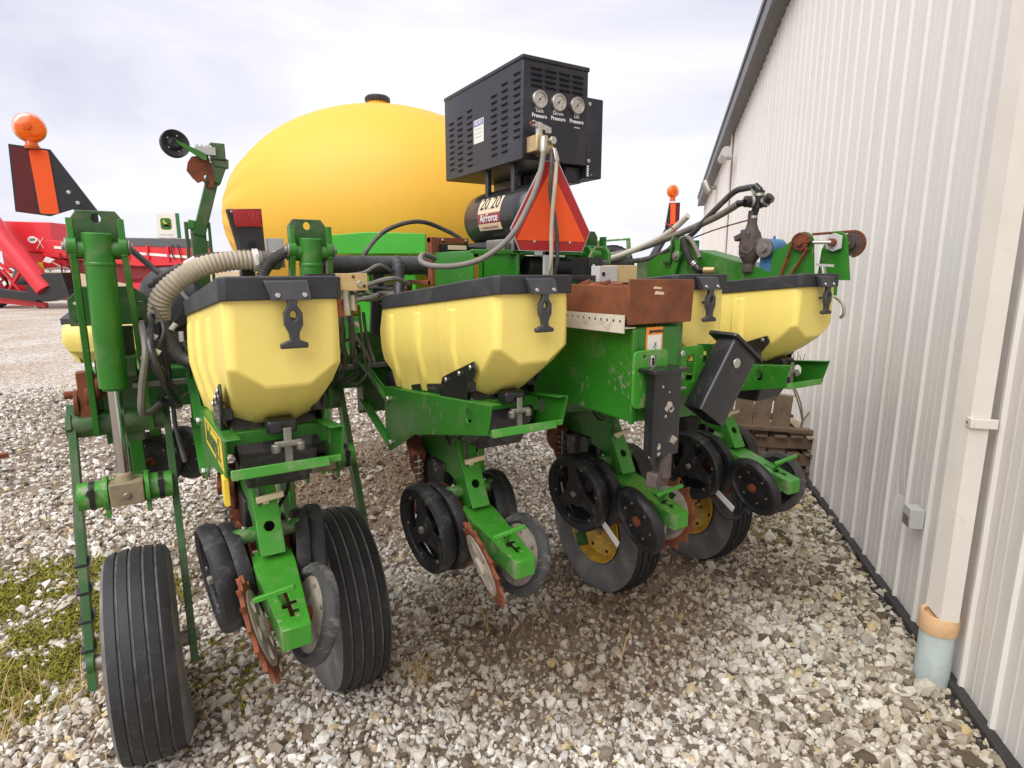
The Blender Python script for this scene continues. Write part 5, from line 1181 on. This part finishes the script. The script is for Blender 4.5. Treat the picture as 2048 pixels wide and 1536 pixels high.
chain('roller_chain', [(PX + .15, .085 + .062 * math.cos(a), 1.978 + .062 * math.sin(a)) for a in [R(260 - 20 * q) for q in range(10)]] + [(PX + .15, .30, 2.035)], pb)
mb = MB(); T = frame((PX + .06, .125, 1.985), (-1, 0, 0)); mb.plate([(-.04, -.03), (.0, -.045), (.04, -.03), (.04, .03), (0, .045), (-.04, .03)], .01, T); mb.mi(1).cyl((PX + .055, .125, 1.985), (PX + .03, .125, 1.985), .019); mb.mi(2).cyl((PX + .035, .125, 1.985), (PX - .02, .19, 1.985), .009); mb.cyl((PX + .15, .085, 1.978), (PX + .05, .125, 1.985), .009); obj('flange_bearing', mb, [GREYP, RUST, STEEL], pb, .002)
mb = MB(); mb.cyl((PX - .012, .455, 1.965), (PX + .10, .455, 1.965), .050, seg=32); mb.cyl((PX + .10, .455, 1.965), (PX + .13, .455, 1.965), .046, .02); mb.box(PX, PX + .09, .42, .50, 1.845, 1.93); mb.box(PX - .005, PX + .10, .39, .53, 1.835, 1.85); mb.bolt((PX + .05, .455, 2.012), (0, 0, 1), .008, .02); obj('pump_housing', mb, BLUE, pb, .006)
mb = MB(); mb.box(PX + .02, PX + .10, .575, .66, 1.93, 2.06); mb.cyl((PX + .05, .64, 2.05), (PX + .05, .64, 2.075), .03); obj('gear_case', mb, BLUE, pb, .006)
mb = MB(); mb.loft([[(PX + x * a, .565 + y * a, z) for x, y in circ(0, 0, 1, 14)] for z, a in ((1.835, .032), (1.86, .038), (1.885, .030), (1.92, .052), (1.98, .062), (2.04, .052), (2.075, .034), (2.10, .026), (2.17, .024))])
mb.lathe([(.036, 0), (.04, .02), (.036, .045)], frame((PX - .01, .565, 1.965), (-1, -.3, .1)), 16); mb.bar((PX - .045, .575, 1.92), (PX - .045, .55, 2.05), .02, .03, (1, 0, 0)); mb.cyl((PX, .52, 2.0), (PX, .45, 1.97), .03); mb.bar((PX - .03, .585, 2.04), (PX - .03, .64, 2.02), .04, .03); obj('pump_body', mb, CASTI, pb, .004)
mb = MB(); mb.cyl((PX, .565, 2.12), (PX, .540, 2.21), .020); mb.cyl((PX - .06, .575, 2.215), (PX + .05, .52, 2.215), .030); mb.cyl((PX, .54, 2.18), (PX, .53, 2.275), .026); mb.cyl((PX, .53, 2.27), (PX - .01, .56, 2.30), .020); mb.cyl((PX, .50, 2.2), (PX, .46, 2.235), .026); mb.cyl((PX, .47, 2.24), (PX, .452, 2.205), .012); mb.cyl((PX - .06, .578, 2.21), (PX - .07, .615, 2.205), .018)
mb.mi(1)
for c_, d_, r_2 in (((PX, .56, 2.135), (0, 0, 1), .024), ((PX - .03, .558, 2.215), (-.11, .055, 0), .033), ((PX + .01, .54, 2.215), (-.11, .055, 0), .033), ((PX, .532, 2.25), (0, 0, 1), .029), ((PX, .49, 2.21), (0, -.04, .035), .029)):
    mb.lathe([(r_2 - .004, -.007), (r_2, -.007), (r_2, .007), (r_2 - .004, .007)], frame(c_, d_), 18, close=True)
mb.bar((PX - .035, .54, 2.25), (PX - .03, .56, 2.28), .01, .01); obj('valve_cluster', mb, [BLACK, STEEL], pb)
mb = MB(); mb.tube([(PX - .01, .555, 2.292), (PX - .01, .62, 2.292), (PX - .01, .70, 2.276), (PX, .862, 2.169), (PX, 1.045, 2.033), (PX + .02, 1.344, 1.932), (PX + .1, 1.777, 1.905), (PX + .1, 2.1, 1.90)], .017, 12); obj('suction_hose', mb, HOSE, planter)
mb = MB(); mb.tube([(PX - .07, .61, 2.207), (PX - .03, .70, 2.185), (PX + .0, .859, 2.14), (PX + .04, 1.217, 2.055), (PX + .08, 1.6, 1.985), (PX + .12, 2.1, 1.94)], .020, 12); obj('discharge_hose', mb, HOSE_G, planter)
mb = MB(); mb.tube([(PX + .06, 1.085, 2.185), (PX + .06, 1.30, 2.065), (PX + .06, 1.75, 1.945), (PX + .06, 2.1, 1.92)], .020, 12); mb.mi(1).tube([(PX + .03, 1.25, 2.15), (PX + .04, 1.2, 2.12), (PX + .05, 1.17, 2.08), (PX + .04, 1.2, 2.02)], .004, 6); obj('milky_hose', mb, [HOSE_W, S_RED], planter)
mb = MB(); mb.tube([(PX - .04, 1.02, 2.04), (PX - .05, .99, 1.98), (PX - .06, .935, 1.90), (PX - .06, .885, 1.865)], .020, 12, 10, .0016, .009); mb.mi(1).tube([(PX - .02, 1.06, 2.04), (PX - .03, .985, 2.04), (PX - .04, .92, 1.98), (PX - .045, .88, 1.92)], .014, 10); mb.mi(2).tube([(PX - .06, .89, 1.87), (PX - .06, .865, 1.85), (PX - .06, .83, 1.848)], .022, 12, 4); mb.mi(3).cyl((PX - .06, .83, 1.848), (PX - .04, .765, 1.848), .020); mb.mi(4)
for c_ in ((PX - .06, .898, 1.876), (PX - .06, .91, 1.886)): mb.lathe([(.0215, -.004), (.024, -.004), (.024, .004), (.0215, .004)], frame(c_, (0, -.7, -.5)), 18, close=True)
obj('elbow_hose', mb, [HOSE, HOSE_G, BLACK, BRASS, STEEL], planter)
mb = MB(); mb.tube([(PX, .60, 2.12), (PX + .02, .85, 2.08), (PX + .05, 1.2, 2.0)], .004, 6); obj('pressure_line', mb, RUST, planter)
mb = MB(); mb.tube([(PX - .06, .10, 1.875), (PX - .06, .085, 1.80), (PX - .06, .065, 1.73), (PX - .06, .02, 1.722), (PX - .06, -.02, 1.69), (PX - .06, -.03, 1.645), (PX - .06, -.015, 1.625)], .0075, 10); mb.bar((PX - .08, .12, 1.875), (PX - .03, .06, 1.87), .012, .012); mb.bar((PX - .05, .10, 1.87), (PX - .05, .07, 1.75), .014, .010); mb.cyl((PX - .06, .105, 1.87), (PX, .12, 1.87), .008); obj('steel_hook', mb, STEEL, planter)
# ---- folded far wing carrying the second amber lamp
mb = MB(); mb.bar((2.75, 1.45, 1.34), (5.35, 4.25, 1.34), .16, .16); mb.bar((3.4, 2.15, 1.34), (2.9, 3.4, 1.40), .10, .10); fw = obj('wing_toolbar', mb, GREEN, planter, .008)
mb = MB(); mb.bar((5.32, 4.18, 1.40), (5.33, 4.13, 2.0), .10, .06); mb.bar((5.33, 4.13, 1.98), (5.63, 4.10, 2.42), .11, .05); mb.plate([(-.06, 2.38), (.12, 2.38), (.12, 2.70), (-.02, 2.70)], .02, Matrix.Translation((5.6, 4.1, 0)) @ Matrix.Rotation(R(-31), 4, 'Z') @ XZ(0)); wp2 = obj('sign_post', mb, BLACK, fw, .004)
Tm = Matrix.Translation((5.6, 4.1, 0)) @ Matrix.Rotation(R(-31), 4, 'Z')
mb = MB(); mb.plate([(.005, 2.42), (.07, 2.42), (.06, 2.69), (-.005, 2.69)], .006, Tm @ XZ(-.014)); mb.mi(1).plate([(.072, 2.42), (.118, 2.42), (.118, 2.69), (.062, 2.69)], .006, Tm @ XZ(-.014)); obj('reflector', mb, [S_OR, S_DRED], fw)
amber('amber_lamp', (5.63, 4.10, 2.84), planter, .085, (-.3, -1, .1))
mb = MB(); mb.tube([(2.72, 2.1, 1.90), (2.9, 2.6, 1.75), (3.1, 2.7, 1.55), (3.3, 2.2, 1.44)], .02, 10); mb.tube([(2.72, 2.1, 1.93), (3.0, 2.5, 1.95), (3.4, 2.4, 1.75), (3.6, 2.45, 1.45)], .016, 10); mb.mi(1).tube([(2.68, 2.1, 1.92), (2.9, 2.3, 1.7), (3.2, 2.2, 1.44)], .018, 10); obj('hose_loop', mb, [HOSE, HOSE_W], planter)
mb = MB(); mb.box(3.5, 3.62, 2.3, 2.42, 1.42, 1.95); mb.box(3.0, 3.5, 1.9, 1.96, 1.46, 1.56); mb.box(3.1, 3.9, 2.7, 2.76, 1.5, 1.6); mb.bar((3.5, 2.4, 1.46), (3.6, 2.9, 1.9), .06, .06); obj('wing_brace', mb, GREEN_D, fw, .004)
mb = MB(); mb.box(3.35, 3.5, 2.2, 2.3, 1.42, 1.75); obj('battery_box', mb, BLACK, fw, .005)

# ---- pusher row unit on the front of the bar
ph = dup(hop, planter, (-.43, 2.98, .52)); ph.name = 'front_hopper'
ph.scale = (1.6, -.75, .62)
mb = MB(); mb.box(-.52, -.26, 1.54, 2.6, 1.18, 1.36); mb.bar((-.39, 1.8, 1.2), (-.39, 1.9, .8), .06, .08, (1, 0, 0)); mb.bar((-.30, 1.6, 1.12), (-.30, 2.2, .92), .05, .05); pu = obj('front_row_unit', mb, GREEN, planter, .004)
for x, y, z, r in ((-.335, 1.95, .85, .16), (-.165, 1.95, .87, .15)):
    place(press_wheel_mesh(r, .06), 'front_press_wheel', [RUB_B, RUB_B, STEEL_D, RUST], pu, (x, y, z), (-.25, -1, 0) if x < -.3 else (-.8, -.6, 0))
mb = MB(); mb.box(-.32, -.26, 1.30, 1.345, 1.43, 1.72); obj('mast_post', mb, BLACK, planter, .003)

# ================================================================== OTHER THINGS
CR = Vector((.8554, -.518, 0)); CF = Vector((.518, .8554, 0))
# ---- big yellow liquid tank on its cradle
tank = empty('liquid_tank', (1.345, 2.955, 0), R(-31.2))
tag(tank, 'huge golden yellow poly liquid tank with black screw cap behind the planter', 'tank')
A_, B_, D_ = 1.20, .82, .80; ZC = 2.235
mb = MB(); nu, nv = 72, 36; vs = []; fs = []
def sg(x, p): return math.copysign(abs(x) ** p, x)
for i in range(nv + 1):
    t = -math.pi / 2 + math.pi * i / nv; x = A_ * math.sin(t); c = math.cos(t)
    for j in range(nu):
        a = 2 * math.pi * j / nu
        fl = 1
        if abs(x) > .62 * A_: fl = 1 - .022 * (1 + math.cos(a * 18)) * min(1, (abs(x) - .62 * A_) / .2)
        gz = max(c, 1e-6) ** 1.10 * fl
        rr2 = 1 - (.0025 if abs(math.sin(a) - .27) < .04 else 0)
        vs.append((x, -D_ * gz * math.cos(a) * rr2, ZC + B_ * gz * math.sin(a)))
for i in range(nv):
    for j in range(nu):
        j2 = (j + 1) % nu; fs.append((i * nu + j, (i + 1) * nu + j, (i + 1) * nu + j2, i * nu + j2))
mb.add(vs, fs); obj('tank_shell', mb, YEL_T, tank, ang=80)
mb = MB(); mb.lathe([(.10, -.05), (.10, .0), (.078, .012), (.078, .04)], Matrix.Translation((0, 0, ZC + B_ - .012)), 36); obj('neck', mb, YEL_T, tank)
mb = MB(); o_ = []
mb.lathe([(.086, 0), (.090, .006), (.090, .034), (.082, .044), (.06, .049), (.001, .05)], Matrix.Translation((0, 0, ZC + B_ + .022)), 40)
for q in range(20):
    a = 2 * math.pi * q / 20; mb.box(-.003, .003, -.003, .003, .006, .034, Matrix.Translation((.090 * math.cos(a), .090 * math.sin(a), ZC + B_ + .022)))
obj('screw_cap', mb, BLACK, tank)
t0 = Vector((-.88, .10, ZC + .475)); mb = MB(); mb.lathe([(.11, -.06), (.12, .0), (.12, .05), (.09, .08), (.001, .085)], frame(t0, (-.45, .1, .8)), 30); obj('side_cap', mb, BLACK, tank)
mb = MB(); mb.box(-.8, .8, -.45, -.35, 1.20, 1.52); mb.box(-.8, .8, .35, .45, 1.20, 1.52)
for x in (-.7, .7):
    mb.box(x - .05, x + .05, -.55, .55, 1.10, 1.20)
    for y in (-.5, .5): mb.box(x - .05, x + .05, y - .05, y + .05, 0, 1.10)
obj('cradle', mb, GREEN, tank, .006)
mb = MB()
mb.add([(-.18, -.92, 1.95), (.46, -.92, 1.95), (.46, -.92, 2.075), (.10, -.92, 2.085), (-.20, -.92, 2.06), (-.15, -.90, 2.01), (-.18, -.86, 1.95), (.46, -.86, 1.95), (.46, -.86, 2.075), (.10, -.86, 2.085), (-.20, -.86, 2.06), (-.15, -.86, 2.01)],
       [(0, 1, 2, 3, 4, 5), (11, 10, 9, 8, 7, 6), (0, 6, 7, 1), (1, 7, 8, 2), (2, 8, 9, 3), (3, 9, 10, 4), (4, 10, 11, 5), (5, 11, 6, 0)])
mb.box(-.12, .46, -.90, -.80, 1.86, 1.945); mb.box(.0, .08, -.86, -.5, 1.2, 1.9); mb.box(.3, .38, -.86, -.5, 1.2, 1.9)
obj('skirt_panel', mb, GREEN_N, tank, .004)

# ---- red grain cart far behind
cart = empty('grain_cart', tuple(Vector((-.266, -1.646, 0)) + CF * 30), R(-31.2))
tag(cart, 'red grain cart with a long unloading auger parked across the yard', 'grain cart')
K = .0252
def px(u, v): return ((u - 1024) * K, 1.85 + (540 - v) * K)
def poly(pts): return [px(*p) for p in pts]
mb = MB(); mb.plate(poly([(20, 446), (124, 449), (130, 506), (20, 504)]), 2.2, XZ(1.2)); gb = obj('grain_box', mb, RED, cart, .03)
mb = MB(); mb.plate(poly([(105, 482), (392, 496), (392, 530), (290, 533), (105, 514)]), 2.4, XZ(1.25)); mb.plate(poly([(20, 504), (130, 506), (150, 532), (60, 540), (20, 535)]), 2.0, XZ(1.2)); obj('side_sheet', mb, RED, cart, .03)
mb = MB(); mb.plate(poly([(105, 514), (290, 533), (392, 530), (372, 558), (330, 566), (250, 566), (160, 545)]), 2.0, XZ(1.3)); obj('lower_slope', mb, REDD, cart, .02)
mb = MB(); mb.plate(poly([(262, 556), (350, 556), (340, 590), (282, 600), (268, 580)]), 1.8, XZ(1.2)); obj('chute', mb, RED, cart, .02)
mb = MB(); mb.plate(poly([(258, 478), (392, 480), (392, 498), (258, 494)]), 2.45, XZ(1.25)); obj('roll_tarp', mb, TARP, cart, .04)
mb = MB(); mb.plate(poly([(130, 494), (392, 513), (392, 518), (130, 499)]), .02, XZ(.03)); obj('white_stripe', mb, STICK, cart)
a, b = px(14, 447), px(104, 578); a = (a[0] * .975, a[1] - .06); b = (b[0] * .97, b[1]); mb = MB(); mb.cyl((a[0], -.75, a[1]), (b[0], -.9, b[1]), .44, seg=28); obj('auger_tube', mb, RED, cart)
mb = MB(); c0 = Vector((a[0], -.75, a[1])); dd = (Vector((b[0], -.9, b[1])) - c0).normalized()
mb.lathe([(.30, -.01), (.40, -.01), (.40, .06), (.30, .06)], frame(c0, dd), 28, close=True); obj('auger_collar', mb, REDD, cart)
mb = MB(); mb.plate(poly([(-60, 560), (-12, 562), (12, 588), (118, 603), (118, 612), (2, 600), (-60, 585)]), .25, XZ(-.6)); mb.plate(poly([(-30, 536), (16, 538), (22, 575), (0, 575), (-30, 560)]), .6, XZ(-.2)); mb.box(px(-20, 0)[0], px(150, 0)[0], .4, .7, px(0, 600)[1], px(0, 570)[1]); obj('frame_rail', mb, RED, cart, .01)
mb = MB(); a, b = px(20, 580), px(115, 592); mb.bar((a[0], -.9, a[1]), (b[0], -.9, b[1]), .3, .42); mb.plate(poly([(98, 572), (110, 556), (140, 545), (170, 545), (180, 590), (130, 600), (100, 590)]), .8, XZ(-.7)); obj('auger_boot', mb, BLACK, cart, .02)
for q, (u_, yy) in enumerate(((-5, -.2), (-5, 2.2), (330, 1.0), (330, 2.4))):
    mb = MB(); c = px(u_, 0)[0]; mb.lathe([(.35, -.3), (.72, -.42), (.95, -.40), (1.02, -.2), (1.02, .2), (.95, .40), (.72, .42), (.35, .3)], frame((c, yy + .2, 1.0), (.3 if q < 2 else 1, 1, 0) if q > 1 else (1, .35, 0)), 36); obj('cart_tyre', mb, RUB, cart)
mb = MB(); a = px(100, 612); mb.box(a[0] - .08, a[0] + .08, -.75, -.6, 0, a[1] + .1); mb.box(a[0] - .2, a[0] + .2, -.85, -.5, 0, .05); obj('jack_leg', mb, STEEL_D, cart)
mb = MB(); mb.plate(poly([(84, 524), (100, 525), (102, 542), (88, 536)]), .02, XZ(.12)); obj('caution_decal', mb, YEL_S, cart)
mb = MB()
for p_ in (((48, 545), (53, 544), (61, 558), (56, 560)), ((61, 563), (66, 560), (69, 566), (64, 570))): mb.plate(poly(p_), .02, XZ(-1.27))
obj('auger_sticker', mb, STICK, cart)
mb = MB(); cu, cv = px(88, 482); mb.plate(circ(cu, cv, .23, 24, .17), .02, XZ(.08)); obj('oval_badge', mb, STICK, cart)
T = XZ(.066); text('badge_lettering', 'J&M', .17, T @ Matrix.Translation((cu, cv, 0)), INK, cart, .004)
mb = MB(); X0 = px(103, 489); mb.bar((X0[0] - .20, .085, X0[1] - .26), (X0[0] + .17, .085, X0[1] + .26), .09, .02); mb.bar((X0[0] - .12, .083, X0[1] + .25), (X0[0] + .12, .083, X0[1] - .22), .08, .02); obj('x_badge', mb, STICK, cart)
text('x_lettering', 'tended', .16, T @ Matrix.Translation((X0[0] + .34, X0[1] + .0, 0)), STICK, cart, .008, .8); text('x_lettering', 'REACH', .07, T @ Matrix.Translation((X0[0] + .28, X0[1] - .25, 0)), STICK, cart, .003)
mb = MB(); a = px(0, 485); mb.tube([(a[0] - .2, -1.0, a[1] + .3), (a[0] + .3, -1.1, a[1] - .1), (a[0] + .65, -1.1, a[1] - .15)], .04, 8); mb.tube([(a[0] - .2, -1.0, a[1] - .6), (a[0] + .3, -1.1, a[1] - .3), (a[0] + .65, -1.1, a[1] - .2)], .04, 8); obj('cart_hoses', mb, STEEL_D, cart)
mb = MB(); a = px(128, 523); mb.plate(poly([(122, 515), (137, 520), (128, 527), (115, 524)]), .1, XZ(-.3)); mb.bar((a[0], -.3, a[1]), (a[0] + .3, .0, a[1] - .3), .06, .06); obj('work_lamp', mb, WHITE, cart)
mb = MB(); mb.tube([(px(362, 0)[0], -.02, px(0, 492)[1]), (px(360, 0)[0], -.06, px(0, 505)[1]), (px(364, 0)[0], -.02, px(0, 520)[1])], .03, 6); mb.tube([(px(372, 0)[0], -.02, px(0, 492)[1]), (px(376, 0)[0], -.06, px(0, 508)[1]), (px(378, 0)[0], -.02, px(0, 525)[1])], .03, 6); obj('tarp_rope', mb, BLACK, cart)
for u_ in (150, 190, 230, 270, 310, 350):
    t_ = (u_ - 105) / 287; v0 = 482 + 14 * t_; mb = MB(); mb.plate(poly([(u_, v0 + 1), (u_ + 4, v0 + 1), (u_ + 4, v0 + 30), (u_, v0 + 30)]), .10, XZ(.0)); obj('stiffener', mb, RED, cart, .01)
for p_, q_ in (((22, 540), (60, 590)), ((60, 540), (20, 592)), ((70, 548), (110, 590)), ((30, 512), (80, 545)), ((8, 520), (40, 545))):
    a, b = px(*p_), px(*q_); mb = MB(); mb.bar((a[0] * .985, -.45, a[1]), (b[0] * .985, -.45, b[1]), .16, .12); obj('brace', mb, RED, cart, .01)
mb = MB(); a = px(140, 515)
for q in range(5): mb.bar((a[0], -.02, a[1] - .2 * q), (a[0] + .45, -.02, a[1] - .2 * q), .04, .04)
mb.bar((a[0], -.02, a[1] + .2), (a[0], -.02, a[1] - 1.0), .05, .05); mb.bar((a[0] + .45, -.02, a[1] + .2), (a[0] + .45, -.02, a[1] - 1.0), .05, .05); obj('ladder', mb, REDD, cart)
a = px(286, 560); mb = MB(); mb.plate(poly([(312, 556), (328, 556), (328, 566), (312, 566)]), .02, XZ(.28)); obj('slide_window', mb, DARK, cart)

# ---- roadside dealer sign
sgn = empty('dealer_sign', tuple(Vector((-.266, -1.646, 0)) + CF * 46 + CR * ((343 - 1024) / 1211 * 46)), R(-31.2 + 22))
tag(sgn, 'white and green dealership sign with a yellow leaping deer emblem', 'sign')
K2 = 46 / 1211; z0 = 1.85 + (540 - 478) * K2; z1 = 1.85 + (540 - 430) * K2; hw = 15 * K2
mb = MB(); mb.box(-hw - .1, hw + .1, -.2, .2, z0, z1); mb.mi(1).box(hw + .1, hw + .32, -.2, .2, z0, z1); cabn = obj('sign_cabinet', mb, [STICK, SIGNG], sgn, .03)
mb = MB(); mb.box(-hw * .8, -hw * .5, -.1, .1, 0, z0); mb.box(hw * .5, hw * .8, -.1, .1, 0, z0); obj('sign_pole', mb, STEEL_D, sgn)
zc = z0 + (z1 - z0) * .56
mb = MB(); mb.plate(rrect(-hw * .62, hw * .62, zc - hw * .72, zc + hw * .72, hw * .3), .02, XZ(-.205)); mb.mi(1).plate(rrect(-hw * .66, hw * .66, zc - hw * .77, zc + hw * .77, hw * .32), .012, XZ(-.205)); obj('emblem_shield', mb, [SIGNG, YEL_S], cabn)
deer = [(-.42, .30), (-.34, .42), (-.30, .62), (-.24, .46), (-.16, .60), (-.20, .40), (-.12, .26), (.10, .10), (.30, -.02), (.42, -.22), (.54, -.26), (.44, -.10), (.40, .05), (.30, .10), (.22, -.10), (.05, -.12), (-.18, -.20), (-.40, -.12), (-.44, -.24), (-.36, -.30), (-.16, -.34), (.10, -.28), (.22, -.36), (.40, -.46), (.20, -.22), (-.10, -.05), (-.26, .10), (-.32, .22)]
mb = MB(); mb.plate([(x * hw * .9, zc + z * hw * .9) for x, z in deer], .012, XZ(-.222)); obj('deer_emblem', mb, YEL_S, cabn)
text('sign_lettering', 'JOHN DEERE', hw * .26, XZ(-.208) @ Matrix.Translation((0, z0 + (z1 - z0) * .12, 0)), GREYP, cabn, .004)

# ---- implement with a raised tyre behind the planter
imp = empty('farm_implement', tuple(Vector((-.266, -1.646, 0)) + CF * 20 + CR * (200 / 1211 * 20)), R(-31.2))
tag(imp, 'distant green implement frame carrying a lugged tyre beside the shed', 'implement')
mb = MB(); mb.box(-1.0, 1.3, -.6, .6, 1.2, 1.5); mb.box(-1.0, 1.3, -.1, .1, 1.5, 1.9)
for x in (-.9, 1.2):
    for y in (-.5, .5): mb.box(x - .08, x + .08, y - .08, y + .08, 0, 1.2)
obj('frame', mb, GREEN_D, imp, .01)
mb = MB(); mb.lathe([(.35, -.18), (.56, -.25), (.66, -.22), (.68, 0), (.66, .22), (.56, .25), (.35, .18)], frame((0, 0, 1.95), (.25, 1, .12)), 44)
T = frame((0, 0, 1.95), (.25, 1, .12))
for q in range(30):
    a = 2 * math.pi * q / 30
    for s_ in (-1, 1):
        p = T @ V(.68 * math.cos(a + s_ * .05), .68 * math.sin(a + s_ * .05), s_ * .11); p2 = T @ V(.68 * math.cos(a + s_ * .05 + .12), .68 * math.sin(a + s_ * .05 + .12), s_ * .01); mb.bar(p, p2, .08, .05)
obj('lugged_tyre', mb, RUB, imp)
mb = MB(); mb.bar((-.55, -.4, 2.75), (.42, -.4, 2.82), .06, .06); mb.bar((.42, -.4, 2.85), (.46, -.4, 2.42), .12, .10); mb.bar((-.5, -.4, 2.72), (-.7, -.1, 1.6), .1, .1); mb.bar((.46, -.4, 2.45), (.5, -.1, 1.6), .1, .1); obj('arm', mb, GREEN_DIRTY, imp, .004)

# ---- timber pallets leaning by the shed wall
pl = empty('leaning_pallet', (4.03, 1.66, 0), R(-34)); tag(pl, 'grey weathered timber pallet standing on edge beside the shed', 'pallet')
tilt = Matrix.Rotation(R(-9), 4, 'X') @ Matrix.Rotation(R(7), 4, 'Y')
for q in range(6):
    mb = MB(); x = -.55 + q * .165; mb.box(x, x + .148 + .006 * (q % 2), -.01, .012, .0 + .01 * (q % 3), .72); o = obj('board', mb, WOOD, pl, .003); o.data.transform(Matrix.Translation((0, 0, .10)) @ tilt)
for z in (.05, .36, .66):
    mb = MB(); mb.box(-.55, .44, .013, .10, z, z + .04); o = obj('stringer', mb, WOOD, pl, .003); o.data.transform(Matrix.Translation((0, 0, .10)) @ tilt)
mb = MB(); mb.box(-.55, .445, -.012, .10, .722, .732); o = obj('top_edge', mb, WOODL, pl, .002); o.data.transform(Matrix.Translation((0, 0, .10)) @ tilt)
ps = empty('pallet_stack', (4.56, 1.66, 0), R(-40)); tag(ps, 'low stack of dark broken pallets against the shed wall', 'pallets')
rn = random.Random(9)
for lv_ in range(3):
    for q in range(3):
        mb = MB(); mb.box(-.36 + rn.uniform(-.02, .02), .30 + rn.uniform(-.03, .03), -.3 + q * .26, -.24 + q * .26, lv_ * .155, lv_ * .155 + .10); obj('block', mb, WOOD, ps, .004)
    for q in range(5):
        mb = MB(); x = -.36 + q * .14; mb.box(x, x + .10, -.34, .34 + rn.uniform(-.03, .03), lv_ * .155 + .102, lv_ * .155 + .122, Matrix.Rotation(R(rn.uniform(-2, 2)), 4, 'Z')); obj('deck_board', mb, WOOD if rn.random() < .6 else WOODL, ps, .003)
mb = MB(); mb.bar((-.42, -.30, .50), (.36, -.26, .46), .09, .03); mb.bar((-.40, -.2, .55), (.10, -.16, .58), .10, .025); obj('loose_plank', mb, WOOD, ps, .002)
tw = empty('bare_shrub', (4.62, 1.46, 0)); tag(tw, 'thin leafless forked shrub standing against the shed wall', 'shrub')
mb = MB(); rn = random.Random(21)
def grow(p, d, L, r, n):
    q = p + d * L; mid = p.lerp(q, .5) + Vector((rn.uniform(-.02, .02), rn.uniform(-.02, .02), 0)); mb.tube([p, mid, q], r, 6, 3)
    if n:
        for s_ in range(rn.choice((2, 2, 3))):
            nd = (d + Vector((rn.uniform(-.7, .7), rn.uniform(-.5, .5), rn.uniform(-.1, .3)))).normalized(); grow(q, nd, L * rn.uniform(.5, .75), r * .68, n - 1)
grow(Vector((0, 0, 0)), Vector((.05, -.05, 1)).normalized(), .52, .011, 3)
obj('branches', mb, TWIG, tw)

# ---- rusty harrow section at the left edge
hr = empty('harrow_section', (-1.72, 5.2, 0), R(15)); tag(hr, 'rusty tined harrow section lying on the gravel at the yard side', 'harrow')
mb = MB(); mb.box(-.8, .22, -.03, .03, .16, .20); mb.box(-.8, .10, -.42, -.36, .10, .15); mb.box(-.75, -.69, -.6, .3, .12, .16); obj('bar', mb, RUST, hr, .003)
for q in range(5):
    mb = MB(); x = -.7 + q * .2; mb.tube([(x, 0, .2), (x, .05, .26), (x + .02, .08, .16), (x + .04, .0, .02)], .014, 7); obj('tine', mb, STEEL_D, hr)
mb = MB(); mb.lathe([(.02, -.01), (.14, -.005), (.15, 0), (.14, .005), (.02, .01)], frame((-.15, -.3, .15), (1, .3, 0)), 24); mb.tube([(-.4, .1, .22), (-.1, .1, .32), (.08, .05, .25), (.1, .02, .08)], .012, 7); obj('coulter', mb, BLACK, hr)

# ---- far hedge of trees beyond the field
def tree(u_, dist, h, seed):
    rn = random.Random(seed); base = Vector((-.266, -1.646, 0)) + CF * dist + CR * ((u_ - 1024) / 1211 * dist)
    t = empty('far_tree', base)
    tag(t, 'small dark tree on the far edge of the stubble field', 'tree', 'trees along the far field edge')
    mb = MB(); mb.tube([(0, 0, 0), (.1, 0, h * .3), (0, .1, h * .7)], h * .025, 6); obj('trunk', mb, TWIG, t)
    mb = MB()
    for q in range(420):
        a = rn.uniform(0, 6.28); rr_ = h * .42 * rn.random() ** .5; z = h * (.55 + .42 * rn.uniform(-1, 1) * math.sqrt(max(0, 1 - (rr_ / (h * .45)) ** 2)))
        p = Vector((rr_ * math.cos(a), rr_ * math.sin(a), z)); s_ = h * .045; d = Vector((rn.uniform(-1, 1), rn.uniform(-1, 1), rn.uniform(-1, 1)))
        e_ = d.orthogonal().normalized(); f_ = d.normalized().cross(e_); mb.add([p + e_ * s_, p - e_ * s_ * .5 + f_ * s_, p - e_ * s_ * .5 - f_ * s_], [(0, 1, 2)])
    obj('crown', mb, LEAF, t)
for q in range(9): tree(40 + q * 30, 330 + (q * 37 % 50), 7 + (q * 13 % 5), q)
